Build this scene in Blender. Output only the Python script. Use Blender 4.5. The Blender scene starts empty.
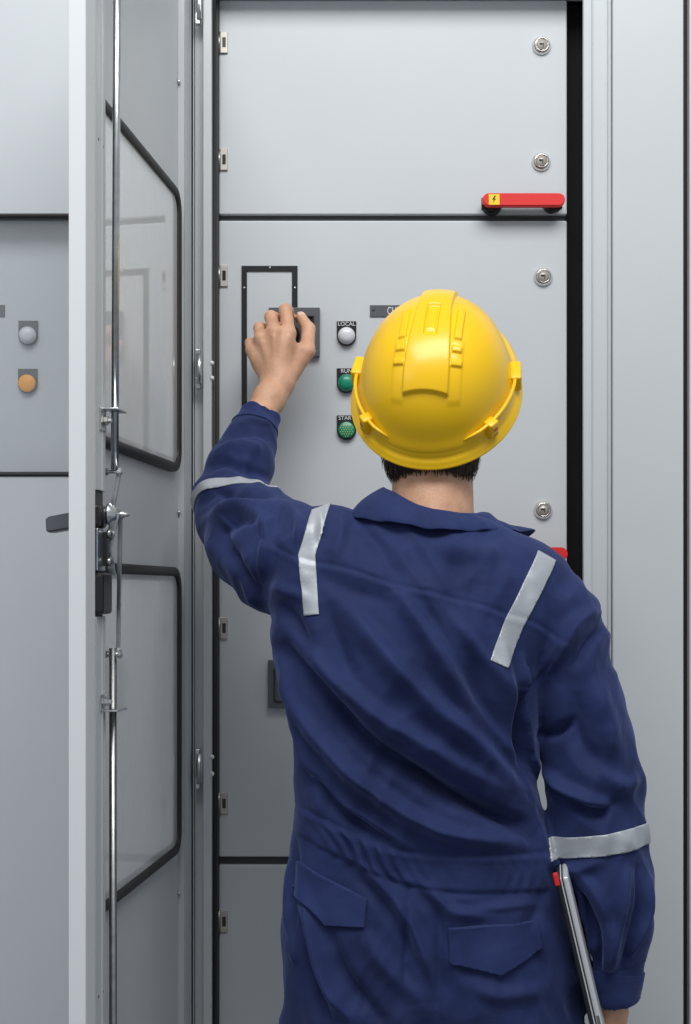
import bpy, bmesh, math, random
import numpy as np
from mathutils import Vector, Matrix
random.seed(7); rng = np.random.default_rng(7)
SC = bpy.context.scene; C = SC.collection
SC.view_settings.view_transform = 'Standard'
SC.view_settings.look = 'None'
# ------------------------------------------------------------------ camera
F = 1440.0; CX = 345.5; HY = 590.0; CY = -2.55; CZ = 1.40
cd = bpy.data.cameras.new('camera'); cam = bpy.data.objects.new('camera', cd); C.objects.link(cam)
cam.location = (0, CY, CZ); cam.rotation_euler = (math.pi/2, 0, 0)
cd.sensor_fit = 'HORIZONTAL'; cd.sensor_width = 24.0; cd.lens = 24.0*F/691
cd.shift_y = (HY-512)/691.0; cd.clip_start = .05
SC.camera = cam
def P(px, py, Y):
    D = Y-CY
    return Vector(((px-CX)*D/F, Y, CZ+(HY-py)*D/F))
def X(px, Y): return (px-CX)*(Y-CY)/F
def Z(py, Y): return CZ+(HY-py)*(Y-CY)/F

# ------------------------------------------------------------------ materials
def mat(name, col, rough=.5, metal=0., noise=0., nscale=20., bump=0., bscale=400., spec=.5, sheen=0., emit=0., var2=None, coat=0.):
    m = bpy.data.materials.new(name); m.use_nodes = True
    nt = m.node_tree; b = nt.nodes['Principled BSDF']
    b.inputs['Base Color'].default_value = (*col, 1); b.inputs['Roughness'].default_value = rough
    b.inputs['Metallic'].default_value = metal; b.inputs['Specular IOR Level'].default_value = spec
    if sheen: b.inputs['Sheen Weight'].default_value = sheen; b.inputs['Sheen Roughness'].default_value = .4
    if coat: b.inputs['Coat Weight'].default_value = coat; b.inputs['Coat Roughness'].default_value = .08
    if emit:
        b.inputs['Emission Color'].default_value = (*col, 1); b.inputs['Emission Strength'].default_value = emit
    tc = nt.nodes.new('ShaderNodeTexCoord')
    if noise:
        n = nt.nodes.new('ShaderNodeTexNoise'); n.inputs['Scale'].default_value = nscale; n.inputs['Detail'].default_value = 5
        nt.links.new(tc.outputs['Object'], n.inputs['Vector'])
        r = nt.nodes.new('ShaderNodeValToRGB'); c2 = var2 or tuple(c*(1+noise) for c in col)
        r.color_ramp.elements[0].color = (*[c*(1-noise) for c in col], 1); r.color_ramp.elements[1].color = (*c2, 1)
        r.color_ramp.elements[0].position = .3; r.color_ramp.elements[1].position = .7
        nt.links.new(n.outputs['Fac'], r.inputs['Fac']); nt.links.new(r.outputs['Color'], b.inputs['Base Color'])
    if bump:
        n2 = nt.nodes.new('ShaderNodeTexNoise'); n2.inputs['Scale'].default_value = bscale; n2.inputs['Detail'].default_value = 3
        nt.links.new(tc.outputs['Object'], n2.inputs['Vector'])
        bp = nt.nodes.new('ShaderNodeBump'); bp.inputs['Strength'].default_value = bump; bp.inputs['Distance'].default_value = .002
        nt.links.new(n2.outputs['Fac'], bp.inputs['Height']); nt.links.new(bp.outputs['Normal'], b.inputs['Normal'])
    return m
def glass_mat(name, tint, haze):
    m = bpy.data.materials.new(name); m.use_nodes = True; nt = m.node_tree
    nt.nodes.remove(nt.nodes['Principled BSDF']); out = nt.nodes['Material Output']
    tr = nt.nodes.new('ShaderNodeBsdfTransparent'); tr.inputs['Color'].default_value = (*tint, 1)
    gl = nt.nodes.new('ShaderNodeBsdfGlossy'); gl.inputs['Roughness'].default_value = .03; gl.inputs['Color'].default_value = (1, 1, 1, 1)
    df = nt.nodes.new('ShaderNodeBsdfDiffuse'); df.inputs['Color'].default_value = (.84, .85, .86, 1)  # white colour stands in for bright reflections as well as glass haze
    tc = nt.nodes.new('ShaderNodeTexCoord'); n = nt.nodes.new('ShaderNodeTexNoise'); n.inputs['Scale'].default_value = 3.2; n.inputs['Detail'].default_value = 6
    mp = nt.nodes.new('ShaderNodeMapping'); mp.inputs['Scale'].default_value = (1.6, 1.6, .7)
    nt.links.new(tc.outputs['Object'], mp.inputs['Vector']); nt.links.new(mp.outputs['Vector'], n.inputs['Vector'])
    mr = nt.nodes.new('ShaderNodeMapRange'); mr.inputs[1].default_value = .4; mr.inputs[2].default_value = .75
    mr.inputs[3].default_value = haze*.75; mr.inputs[4].default_value = haze*1.12
    nt.links.new(n.outputs['Fac'], mr.inputs[0])
    m1 = nt.nodes.new('ShaderNodeMixShader'); nt.links.new(mr.outputs[0], m1.inputs[0])
    nt.links.new(tr.outputs[0], m1.inputs[1]); nt.links.new(df.outputs[0], m1.inputs[2])
    lw = nt.nodes.new('ShaderNodeLayerWeight'); lw.inputs['Blend'].default_value = .5
    pw = nt.nodes.new('ShaderNodeMath'); pw.operation = 'POWER'; pw.inputs[1].default_value = 5; nt.links.new(lw.outputs['Facing'], pw.inputs[0])
    fr = nt.nodes.new('ShaderNodeMath'); fr.operation = 'MULTIPLY_ADD'; fr.inputs[1].default_value = .95; fr.inputs[2].default_value = .035; nt.links.new(pw.outputs[0], fr.inputs[0])
    m2 = nt.nodes.new('ShaderNodeMixShader'); nt.links.new(fr.outputs[0], m2.inputs[0])
    nt.links.new(m1.outputs[0], m2.inputs[1]); nt.links.new(gl.outputs[0], m2.inputs[2])
    nt.links.new(m2.outputs[0], out.inputs['Surface'])
    return m
M = {}
M['coat'] = mat('grey_powder_coat', (.55, .585, .615), .42, noise=.025, nscale=3, bump=.10, bscale=900, spec=.4)
M['coat_in'] = mat('grey_powder_coat_inner', (.53, .555, .575), .40, noise=.03, nscale=4, bump=.10, bscale=900, spec=.4)
M['coat_lit'] = mat('lit_powder_coat', (.70, .735, .765), .45, bump=.08, bscale=900)  # lighter copy of the coat: light on the facing door edge as colour
M['rubber'] = mat('black_rubber', (.012, .012, .013), .55, bump=.2, bscale=200)
M['black'] = mat('black_plastic', (.012, .012, .014), .3, bump=.05)
M['dark'] = mat('gap_shade_black', (.004, .004, .005), .9)  # shade inside the cabinet, put into a near-black colour
M['greyplastic'] = mat('dark_grey_plastic', (.085, .095, .11), .4, noise=.05)
M['seam'] = mat('dark_gasket_grey', (.05, .053, .056), .6)
M['steel'] = mat('zinc_steel', (.62, .64, .65), .28, 1., noise=.12, nscale=60)
M['steel_dk'] = mat('dull_steel', (.36, .37, .37), .35, 1., noise=.15, nscale=80)
M['chrome'] = mat('chrome', (.78, .76, .73), .14, 1.)
M['hinge'] = mat('beige_hinge_metal', (.50, .47, .43), .45, .5, noise=.1)
M['red'] = mat('red_plastic', (.72, .022, .02), .4, noise=.04)
M['yellow_lbl'] = mat('yellow_label', (.9, .62, .02), .5)
M['white'] = mat('white_lamp_plastic', (.66, .68, .72), .25, coat=.4)
M['green'] = mat('green_button', (.0, .25, .14), .35, coat=.3)
M['amber'] = mat('amber_button', (.95, .36, .01), .4)
M['amber_dot'] = mat('amber_dot', (.95, .70, .05), .4)
M['lime_dot'] = mat('lime_dot', (.55, .60, .10), .4)
M['ink_white'] = mat('white_lettering', (.7, .72, .75), .5)
M['ink_black'] = mat('black_lettering', (.01, .01, .01), .5)
M['screen'] = mat('meter_screen', (.07, .08, .09), .15, noise=.1)
M['glass'] = glass_mat('window_glass', (.98, .98, .98), .62)
M['glass_dull'] = glass_mat('window_glass_dull', (.98, .985, .99), .08)
M['helmet'] = mat('yellow_helmet_shell', (.93, .56, .002), .30, noise=.02, nscale=8, coat=.12, bump=.02, bscale=300)
M['helmet_shade'] = mat('yellow_helmet_shade', (.62, .33, .0), .5, noise=.03)  # darker copy of the shell yellow, paints recess shade on the clips
M['orange_tab'] = mat('orange_red_slot', (.6, .10, .02), .5)
M['tape'] = mat('silver_reflective_tape', (.40, .43, .47), .42, .15, noise=.07, nscale=25, bump=.15, bscale=250)
M['hair'] = mat('brown_hair', (.040, .021, .013), .55, noise=.4, nscale=90, bump=.4, bscale=200)
M['lap'] = mat('silver_laptop', (.68, .70, .74), .35, .35)
M['lap_dk'] = mat('black_laptop_lid', (.012, .013, .018), .35)
M['boot'] = mat('black_leather', (.02, .018, .016), .5, bump=.3, bscale=120)
M['eyew'] = mat('eye_white', (.8, .8, .78), .2)
M['floor'] = mat('concrete_floor', (.20, .20, .20), .8, noise=.15, nscale=5, bump=.3, bscale=60)
# skin
def skin_mat():
    m = mat('skin', (.60, .325, .20), .5, noise=.12, nscale=35, bump=.35, bscale=260, var2=(.70, .41, .27))
    b = m.node_tree.nodes['Principled BSDF']; b.inputs['Subsurface Weight'].default_value = .12
    b.inputs['Subsurface Radius'].default_value = (.008, .003, .0015); b.inputs['Subsurface Scale'].default_value = 1
    return m
M['skin'] = skin_mat()
def fabric(name, c1, c2):
    m = bpy.data.materials.new(name); m.use_nodes = True; nt = m.node_tree; b = nt.nodes['Principled BSDF']
    b.inputs['Roughness'].default_value = .78; b.inputs['Specular IOR Level'].default_value = .25
    b.inputs['Sheen Weight'].default_value = .25; b.inputs['Sheen Roughness'].default_value = .45; b.inputs['Sheen Tint'].default_value = (.35, .45, .9, 1)
    tc = nt.nodes.new('ShaderNodeTexCoord')
    n = nt.nodes.new('ShaderNodeTexNoise'); n.inputs['Scale'].default_value = 9; n.inputs['Detail'].default_value = 7; n.inputs['Roughness'].default_value = .65
    nt.links.new(tc.outputs['Object'], n.inputs['Vector'])
    r = nt.nodes.new('ShaderNodeValToRGB'); r.color_ramp.elements[0].color = (*c1, 1); r.color_ramp.elements[1].color = (*c2, 1)
    r.color_ramp.elements[0].position = .35; r.color_ramp.elements[1].position = .68
    nt.links.new(n.outputs['Fac'], r.inputs['Fac']); nt.links.new(r.outputs['Color'], b.inputs['Base Color'])
    # twill weave + small crumple
    w = nt.nodes.new('ShaderNodeTexWave'); w.bands_direction = 'DIAGONAL'; w.inputs['Scale'].default_value = 260; w.inputs['Distortion'].default_value = 1.5
    nt.links.new(tc.outputs['Object'], w.inputs['Vector'])
    n2 = nt.nodes.new('ShaderNodeTexNoise'); n2.inputs['Scale'].default_value = 20; n2.inputs['Detail'].default_value = 2; n2.inputs['Distortion'].default_value = .1
    nt.links.new(tc.outputs['Object'], n2.inputs['Vector'])
    b1 = nt.nodes.new('ShaderNodeBump'); b1.inputs['Strength'].default_value = .42; b1.inputs['Distance'].default_value = .012
    b2 = nt.nodes.new('ShaderNodeBump'); b2.inputs['Strength'].default_value = .12; b2.inputs['Distance'].default_value = .0008
    nt.links.new(n2.outputs['Fac'], b1.inputs['Height']); nt.links.new(w.outputs['Fac'], b2.inputs['Height'])
    nt.links.new(b1.outputs['Normal'], b2.inputs['Normal']); nt.links.new(b2.outputs['Normal'], b.inputs['Normal'])
    return m
M['navy'] = fabric('navy_cotton', (.0105, .0185, .074), (.0175, .031, .114))
M['navy2'] = fabric('navy_cotton_trim', (.0115, .021, .084), (.0185, .033, .120))

# ------------------------------------------------------------------ mesh helpers
def link(name, me, m, parent=None, smooth=False):
    """mesh in world coordinates -> object with its origin at its centre"""
    n = len(me.vertices); co = np.empty(n*3, 'f'); me.vertices.foreach_get('co', co); co = co.reshape(-1, 3)
    c = (co.min(0)+co.max(0))/2; co -= c; me.vertices.foreach_set('co', co.ravel()); me.update()
    o = bpy.data.objects.new(name, me); C.objects.link(o); o.location = c
    ms = m if isinstance(m, (list, tuple)) else [m]
    for x in ms: me.materials.append(x)
    if smooth: me.polygons.foreach_set('use_smooth', [True]*len(me.polygons))
    if parent is not None:
        o.parent = parent; o.matrix_parent_inverse = Matrix.Translation(-WL[parent.name])
    WL[o.name] = Vector(c)
    return o
WL = {}
def empty(name, loc, label=None, cat=None):
    o = bpy.data.objects.new(name, None); C.objects.link(o); o.location = loc; o.empty_display_size = .1
    WL[o.name] = Vector(loc); tag(o, label, cat); return o
def tag(o, label=None, cat=None, group=None, kind=None):
    if label: o['label'] = label
    if cat: o['category'] = cat
    if group: o['group'] = group
    if kind: o['kind'] = kind
    return o
class MB:
    def __init__(s): s.bm = bmesh.new(); s.T = None; s.mi = 0
    def _fin(s, vs):
        for v in vs:
            if s.T: v.co = s.T(v.co)
        for v in vs:
            for f in v.link_faces: f.material_index = s.mi
    def box(s, x0, x1, y0, y1, z0, z1, bev=0., seg=2):
        b = bmesh.new(); r = bmesh.ops.create_cube(b, size=1)
        for v in b.verts: v.co = Vector(((x0+x1)/2+v.co.x*(x1-x0), (y0+y1)/2+v.co.y*(y1-y0), (z0+z1)/2+v.co.z*(z1-z0)))
        if bev: bmesh.ops.bevel(b, geom=b.edges[:], offset=bev, segments=seg, affect='EDGES', profile=.5)
        s._merge(b); return s
    def _merge(s, b):
        b.verts.index_update(); nv = [s.bm.verts.new(s.T(v.co) if s.T else v.co) for v in b.verts]
        for f in b.faces:
            try:
                g = s.bm.faces.new([nv[v.index] for v in f.verts]); g.material_index = s.mi; g.smooth = f.smooth
            except ValueError: pass
        b.free()
    def tube(s, pts, r, n=12, cap=True, smooth=True):
        b = bmesh.new(); rings = []
        pts = [Vector(p) for p in pts]; rs = r if isinstance(r, (list, tuple)) else [r]*len(pts)
        up = None
        for i, p in enumerate(pts):
            d = (pts[min(i+1, len(pts)-1)]-pts[max(i-1, 0)]).normalized()
            if up is None: up = d.orthogonal().normalized()
            up = (up-d*up.dot(d)).normalized(); w = d.cross(up)
            rings.append([b.verts.new(p+(up*math.cos(2*math.pi*k/n)+w*math.sin(2*math.pi*k/n))*rs[i]) for k in range(n)])
        for a, c in zip(rings, rings[1:]):
            for k in range(n):
                f = b.faces.new((a[k], a[(k+1) % n], c[(k+1) % n], c[k])); f.smooth = smooth
        if cap: b.faces.new(rings[0][::-1]); b.faces.new(rings[-1])
        s._merge(b); return s
    def lathe(s, c, axis, prof, n=24, smooth=True):
        """prof: (radius, height along axis)"""
        b = bmesh.new(); c = Vector(c); a = Vector(axis).normalized(); u = a.orthogonal().normalized(); w = a.cross(u); rings = []
        for r, h in prof:
            if r < 1e-6: rings.append([b.verts.new(c+a*h)])
            else: rings.append([b.verts.new(c+a*h+(u*math.cos(2*math.pi*k/n)+w*math.sin(2*math.pi*k/n))*r) for k in range(n)])
        for p, q in zip(rings, rings[1:]):
            for k in range(n):
                k2 = (k+1) % n
                if len(p) == 1 and len(q) > 1: f = b.faces.new((p[0], q[k2], q[k]))
                elif len(q) == 1 and len(p) > 1: f = b.faces.new((p[k], p[k2], q[0]))
                elif len(p) > 1: f = b.faces.new((p[k], p[k2], q[k2], q[k]))
                f.smooth = smooth
        if len(rings[0]) > 1: b.faces.new(rings[0][::-1])
        if len(rings[-1]) > 1: b.faces.new(rings[-1])
        s._merge(b); return s
    def prism(s, poly, ax, d0, d1, bev=0.):
        """poly of 2D points in the plane across axis ax ('y': x,z ; 'x': y,z ; 'z': x,y)"""
        b = bmesh.new()
        def p3(p, d): return {'y': (p[0], d, p[1]), 'x': (d, p[0], p[1]), 'z': (p[0], p[1], d)}[ax]
        A = [b.verts.new(p3(p, d0)) for p in poly]; B = [b.verts.new(p3(p, d1)) for p in poly]
        b.faces.new(A); b.faces.new(B[::-1]); n = len(poly)
        for i in range(n): b.faces.new((A[i], B[i], B[(i+1) % n], A[(i+1) % n]))
        bmesh.ops.recalc_face_normals(b, faces=b.faces[:])
        if bev:
            es = [e for e in b.edges if all(v in A for v in e.verts) or all(v in B for v in e.verts)]
            bmesh.ops.bevel(b, geom=es, offset=bev, segments=2, affect='EDGES')
        s._merge(b); return s
    def build(s, name, m, parent=None, smooth=False):
        bmesh.ops.recalc_face_normals(s.bm, faces=s.bm.faces[:])
        me = bpy.data.meshes.new(name); s.bm.to_mesh(me); s.bm.free()
        return link(name, me, m, parent, smooth)
def rrect(x0, x1, z0, z1, r, n=8):
    out = []
    for cx, cz, a0 in ((x1-r, z1-r, 0), (x0+r, z1-r, 90), (x0+r, z0+r, 180), (x1-r, z0+r, 270)):
        for k in range(n+1):
            a = math.radians(a0+90*k/n); out.append((cx+r*math.cos(a), cz+r*math.sin(a)))
    return out
def panel_with_holes(mb, x0, x1, z0, z1, y0, y1, holes, r):
    """flat slab (x,z plane) with rounded rectangular openings, modelled as real openings"""
    b = bmesh.new()
    # build by horizontal bands between the holes
    zs = z0
    for (hx0, hx1, hz0, hz1) in sorted(holes, key=lambda h: h[2]):
        mb.box(x0, x1, y0, y1, zs, hz0); 
        mb.box(x0, hx0, y0, y1, hz0, hz1); mb.box(hx1, x1, y0, y1, hz0, hz1)
        for cx, cz, sx, sz in ((hx0, hz0, 1, 1), (hx1, hz0, -1, 1), (hx0, hz1, 1, -1), (hx1, hz1, -1, -1)):
            poly = [(cx, cz)]
            for k in range(7):
                a = math.radians(90*k/6); poly.append((cx+sx*r*(1-math.sin(a)), cz+sz*r*(1-math.cos(a))))
            mb.prism(poly, 'y', y0, y1)
        zs = hz1
    mb.box(x0, x1, y0, y1, zs, z1); b.free()
def ring_prism(mb, outer, inner, y0, y1):
    """loop of thickness between two same-count outlines, extruded y0..y1 with a rounded crown"""
    n = len(outer); b = bmesh.new(); rows = []
    prof = [(0, y1), (0, y0+(y1-y0)*.35), (.2, y0+(y1-y0)*.08), (.5, y0), (.8, y0+(y1-y0)*.08), (1, y0+(y1-y0)*.35), (1, y1)]
    for f, y in prof:
        rows.append([b.verts.new((o[0]*(1-f)+i[0]*f, y, o[1]*(1-f)+i[1]*f)) for o, i in zip(outer, inner)])
    for p, q in zip(rows, rows[1:]+rows[:1]):
        for k in range(n):
            fc = b.faces.new((p[k], p[(k+1) % n], q[(k+1) % n], q[k])); fc.smooth = True
    mb._merge(b)
def text(s, loc, size, m, parent, name='lettering', ex=.0003, sx=1.):
    cu = bpy.data.curves.new(name, 'FONT'); cu.body = s; cu.size = size; cu.align_x = 'CENTER'; cu.align_y = 'CENTER'; cu.extrude = ex
    o = bpy.data.objects.new(name, cu); o.rotation_euler = (math.pi/2, 0, 0); C.objects.link(o)
    me = bpy.data.meshes.new_from_object(o.evaluated_get(bpy.context.evaluated_depsgraph_get()))
    bpy.data.objects.remove(o); me.transform(Matrix.Translation(loc) @ Matrix.Rotation(math.pi/2, 4, 'X') @ Matrix.Diagonal((sx, 1, 1, 1)))
    return link(name, me, m, parent)

# ------------------------------------------------------------------ setting
fl = MB().box(-3.0, 3.2, -4.0, 1.2, -.05, 0).build('floor', M['floor']); tag(fl, kind='structure')
TOP = 2.50
# ================================================================== middle cabinet
cab = empty('switchgear_cabinet', (.10, .2, 0), 'open grey switchgear cabinet in front of the person, its glazed outer door swung left', 'cabinet')
YF = -.05                      # frame front plane
xl, xr = X(203, YF), X(612.5, YF)
m = MB()
m.box(xl-.016, xl-.014, YF+.02, .50, .0, TOP)                        # left side sheet
m.box(xr-.012, xr-.010, YF+.03, .50, .0, TOP)
m.box(xl-.014, xr-.012, .49, .50, .0, TOP)
m.box(xl-.014, xr-.012, -.02, .49, TOP-.004, TOP); m.box(xl-.014, xr-.012, -.02, .49, .0, .08)
m.build('cabinet_shell', M['coat_in'], cab)
m = MB()
m.box(xl, X(211.5, YF), YF, .02, .06, TOP, .0015)                      # left post lip
m.box(xl-.0145, xl-.0005, YF+.022, .03, .06, TOP, .001)                # recessed hinge channel
m.build('left_post', M['coat_in'], cab)
m = MB()
m.box(X(583.5, YF), X(592, YF), YF, YF+.012, .06, TOP, .002)
m.box(X(591, YF), X(609.5, YF), YF+.008, .03, .06, TOP, .001)
m.box(X(608.5, YF), X(611.5, YF), YF+.002, .03, .06, TOP, .001)
m.build('right_post', M['coat'], cab)
m = MB(); m.box(xl-.012, xr-.012, YF, .02, TOP-.05, TOP, .002); m.build('head_rail', M['coat'], cab)
m = MB(); m.box(xl-.012, xr-.012, YF, .02, .0, .10, .002); m.build('plinth', M['coat_in'], cab)
m = MB(); m.box(X(211.7, -.02)-.0, X(583, 0)+.02, .035, .04, .1, TOP-.05); m.box(X(211.7, YF), X(218.8, 0), -.006, .034, .1, TOP-.05); m.build('gap_shade_sheet', M['dark'], cab)  # black sheets stand for the shade seen through the door gaps
m = MB(); m.tube([(X(214.0, -.03), -.03, .1), (X(214.0, -.03), -.03, TOP-.05)], .0035, 8); m.build('gasket', M['rubber'], cab)
m = MB(); m.box(X(216.3, -.006), X(218.6, -.006), -.010, -.005, .1, TOP-.05); m.build('gasket_lip', M['seam'], cab)
# inner doors
dx0, dx1 = X(218.8, 0), X(567, 0)
spans = [(Z(214.5, 0), TOP-.055), (Z(568.5, 0), Z(220.5, 0)), (Z(857, 0), Z(573, 0)), (Z(1240, 0), Z(865, 0))]
idoors = []
for z0, z1 in spans:
    b = bmesh.new()
    m = MB(); m.box(dx0, dx1, 0, .022, z0, z1, .0028, 3); d = m.build('inner_door', M['coat'], cab); idoors.append(d)
    for f in d.data.polygons: f.use_smooth = False
for (za, zb) in ((214.5, 220.5), (568.5, 573), (857, 865)):
    MB().box(dx0, dx1-.003, .010, .034, Z(zb, 0)-.002, Z(za, 0)+.002).build('divider_rail', M['seam'], cab)
def hinge(px, py, door):
    x, z = X(px, 0), Z(py, 0)
    m = MB(); m.box(x-.0075, x+.0085, -.004, .002, z-.019, z+.019, .001)
    m.mi = 1; m.box(x-.0008, x+.0052, -.0048, -.002, z-.0085, z+.0085)
    m.mi = 2; m.tube([(x-.0065, -.004, z-.018), (x-.0065, -.004, z+.018)], .0028, 8)
    m.build('hinge', [M['hinge'], M['black'], M['steel_dk']], door)
for px, py, k in ((223, 43, 0), (223, 160, 0), (223, 276, 1), (223, 502, 1), (223, 628, 2), (223, 803, 2), (223, 921, 3), (223, 1100, 3)): hinge(px, py, idoors[k])
def lock(px, py, door):
    c = (X(px, 0), 0, Z(py, 0))
    m = MB(); m.lathe(c, (0, -1, 0), [(.0165, 0), (.0165, .002), (.0155, .0045), (.0125, .0085), (.0112, .0095), (.0105, .0085), (.0095, .0062), (0, .006)], 32)
    m.mi = 1; x, y, z = c; m.lathe((x, -.0058, z), (0, -1, 0), [(.0085, 0), (.0085, .0018), (0, .0018)], 24)
    m.mi = 2; m.box(x-.0045, x+.001, -.0085, -.0072, z-.0006, z+.0028); m.box(x+.0015, x+.003, -.0085, -.0072, z-.004, z+.003)
    m.build('lock', [M['chrome'], M['hinge'], M['black']], door)
for px, py, k in ((541.5, 46, 0), (541, 162, 0), (543, 277, 1), (543, 510, 1), (543, 640, 2), (543, 930, 3)): lock(px, py, idoors[k])
def red_handle(px, py, door):
    x0, x1 = X(px-41.5, -.03), X(px+41, -.03); z = Z(py, -.03); h = .0115
    # lever: rounded bar with a bowed dark underside on two feet
    m = MB(); n = 14; poly = []
    for k in range(n+1):
        a = math.pi/2+math.pi*k/n; poly.append((x0+h+h*math.cos(a), z+h*math.sin(a)))
    for k in range(n+1):
        a = -math.pi/2+math.pi*k/n; poly.append((x1-h+h*math.cos(a), z+h*math.sin(a)))
    m.prism(poly, 'y', -.040, -.026, .002)
    lever = m.build('lever_handle', M['red'], door)
    m = MB(); poly = [(x0, z+.008), (x1-.002, z+.008), (x1-.002, z-.012)]
    m2 = []
    for k in range(13):
        f = k/12; xx = x1-.010-(x1-x0-.020)*f
        m2.append((xx, z-.0155+.013*math.sin(math.pi*min(1, max(0, (f-.08)/.84)))**.7))
    poly = [(x0, z+.007), (x1-.003, z+.007), (x1-.003, z-.011)]+m2+[(x0, z-.011)]
    m.prism(poly, 'y', -.0262, -.012, .001)
    m.lathe((x0+.02, 0, z-.002), (0, -1, 0), [(.017, 0), (.016, .014), (0, .014)], 20)
    m.lathe((x1-.02, 0, z-.002), (0, -1, 0), [(.013, 0), (.012, .014), (0, .014)], 20)
    m.build('handle_body', M['black'], door)
    xa = X(px-33, -.04); s = .0093
    m = MB(); m.box(xa-.003, xa+.0157, -.0406, -.0398, z-s, z+s); m.build('warning_label', M['yellow_lbl'], door)
    m = MB(); c = xa+.006   # black lightning-bolt arrow
    m.prism([(c+.001, z+.0065), (c-.003, z-.0005), (c, z-.0005), (c-.002, z-.0065), (c+.0035, z+.0012), (c+.0007, z+.0012), (c+.0035, z+.0065)], 'y', -.0409, -.0405)
    m.build('lightning_symbol', M['ink_black'], door)
red_handle(523.5, 201, idoors[0]); red_handle(526, 554, idoors[1])
# mimic line (black U), screws
d = idoors[1]
m = MB(); xa, xb, xc, xd = X(241.6, 0), X(247, 0), X(292, 0), X(297.6, 0); za, zb = Z(266, 0), Z(271.6, 0)
m.box(xa, xd, -.0025, .001, zb, za, .0006); m.box(xa, xb, -.0025, .001, Z(470, 0), zb+.001, .0006); m.box(xc, xd, -.0025, .001, Z(309, 0), zb+.001, .0006)
m.build('mimic_line', M['black'], d)
for px, py in ((270, 267.8), (244.2, 288), (294.8, 288)):
    MB().lathe((X(px, 0), -.002, Z(py, 0)), (0, -1, 0), [(.0022, 0), (.0018, .0015), (0, .002)], 12).build('screw', M['steel'], d)
def meter(x0, x1, y0, y1, door, lit=False):
    X0, X1, Z0, Z1 = X(x0, -.01), X(x1, -.01), Z(y1, -.01), Z(y0, -.01)
    m = MB(); w = .011; wt = .016
    m.box(X0, X1, -.012, .001, Z1-wt, Z1, .001); m.box(X0, X1, -.012, .001, Z0, Z0+w, .001)
    m.box(X0, X0+w, -.0118, .001, Z0+w-.001, Z1-wt+.001); m.box(X1-w, X1, -.0118, .001, Z0+w-.001, Z1-wt+.001)
    m.mi = 1; m.box(X0+w*.8, X1-w*.8, -.006, .0, Z0+w*.8, Z1-wt*.8)
    m.mi = 2; e = .0012; a, b2, c, d2 = X0+w, X1-w, Z0+w, Z1-wt
    m.box(a-e, a+e, -.0135, -.011, c, d2); m.box(b2-e, b2+e, -.0135, -.011, c, d2); m.box(a, b2, -.0135, -.011, c-e, c+e); m.box(a, b2, -.0135, -.011, d2-e, d2+e)
    if lit:
        m.mi = 3; m.box(a+.012, a+.017, -.0068, -.005, c+.004, d2-.012)
    m.build('panel_meter', [M['greyplastic'], M['screen'], M['black'], M['ink_white']], door)
    return X0, X1, Z0, Z1
meter(268.6, 319.8, 307.6, 356.6, d)
# rotary knob that the hand turns
kx, kz = X(291, -.03), Z(333, -.03)
MB().lathe((kx, -.006, kz), (0, -1, 0), [(.015, 0), (.015, .012), (.011, .014), (.0105, .034), (.009, .036), (0, .036)], 28).build('rotary_knob', M['black'], d)
X0, X1, Z0, Z1 = meter(268, 319, 660, 708, idoors[2])
MB().box(X0+.014, X0+.019, -.0072, -.0055, Z1-.0225, Z1-.0195).build('green_indicator', M['green'], idoors[2])
# name plate
m = MB(); m.box(X(370, 0), X(437, 0), -.0022, .001, Z(317, 0), Z(305.3, 0), .0005); m.build('name_plate', M['greyplastic'], d)
MB().lathe((X(373.5, 0), -.002, Z(310.5, 0)), (0, -1, 0), [(.0022, 0), (.0015, .001), (0, .001)], 12).build('screw', M['black'], d)
t = text('CHP-1', (X(396, 0), -.0023, Z(311.3, 0)), .0185, M['ink_white'], d, 'plate_lettering', sx=.62)
def button(px, py, word, capm, door, dots=None, y=0., dull=False, r=.0155):
    x, z = X(px, y), Z(py, y)
    w = .0172; m = MB(); poly = [(x-w, z+.0265), (x-w, z)]
    for k in range(1, 16):
        a = math.pi+math.pi*k/16; poly.append((x+w*math.cos(a), z+w*math.sin(a)))
    poly += [(x+w, z), (x+w, z+.0265)]
    m.prism(poly, 'y', y-.003, y+.001, .0006)
    m.build('legend_plate', M['greyplastic'] if dull else M['black'], door)
    if word: text(word, (x, y-.0032, z+.0215), .0098, M['ink_white'], door, 'legend_lettering')
    m = MB(); m.lathe((x, y-.002, z), (0, -1, 0), [(.0168, 0), (.0168, .004), (.0158, .006), (.0150, .006), (.0150, .003)], 32); m.build('bezel_ring', M['greyplastic'] if dull else M['black'], door)
    m = MB()
    if dots is None: m.lathe((x, y-.003, z), (0, -1, 0), [(r, 0), (r, .004), (r*.93, .009), (r*.75, .0125), (r*.45, .0145), (0, .0152)], 32)
    else: m.lathe((x, y-.003, z), (0, -1, 0), [(r*.93, 0), (r*.93, .007), (r*.85, .0082), (0, .0084)], 32)
    if dots is not None:
        m.mi = 1
        for i in range(-3, 4):
            for j in range(-3, 4):
                u, v = (i+.5*(j % 2))*.0042, j*.0037
                if u*u+v*v < (r*.78)**2: m.lathe((x+u, y-.0112, z+v), (0, -1, 0), [(.0011, 0), (.0008, .0006), (0, .0008)], 8)
    m.build('push_button' if dots is not None else 'indicator_lamp', [capm] if dots is None else [capm, dots], door, smooth=False)
button(346.5, 336.5, 'LOCAL', M['white'], d)
button(346.5, 383.5, 'RUN', M['green'], d)
button(346.5, 430.5, 'START', M['green'], d, M['lime_dot'])
button(450, 383.5, 'STOP', M['red'], d)
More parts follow.
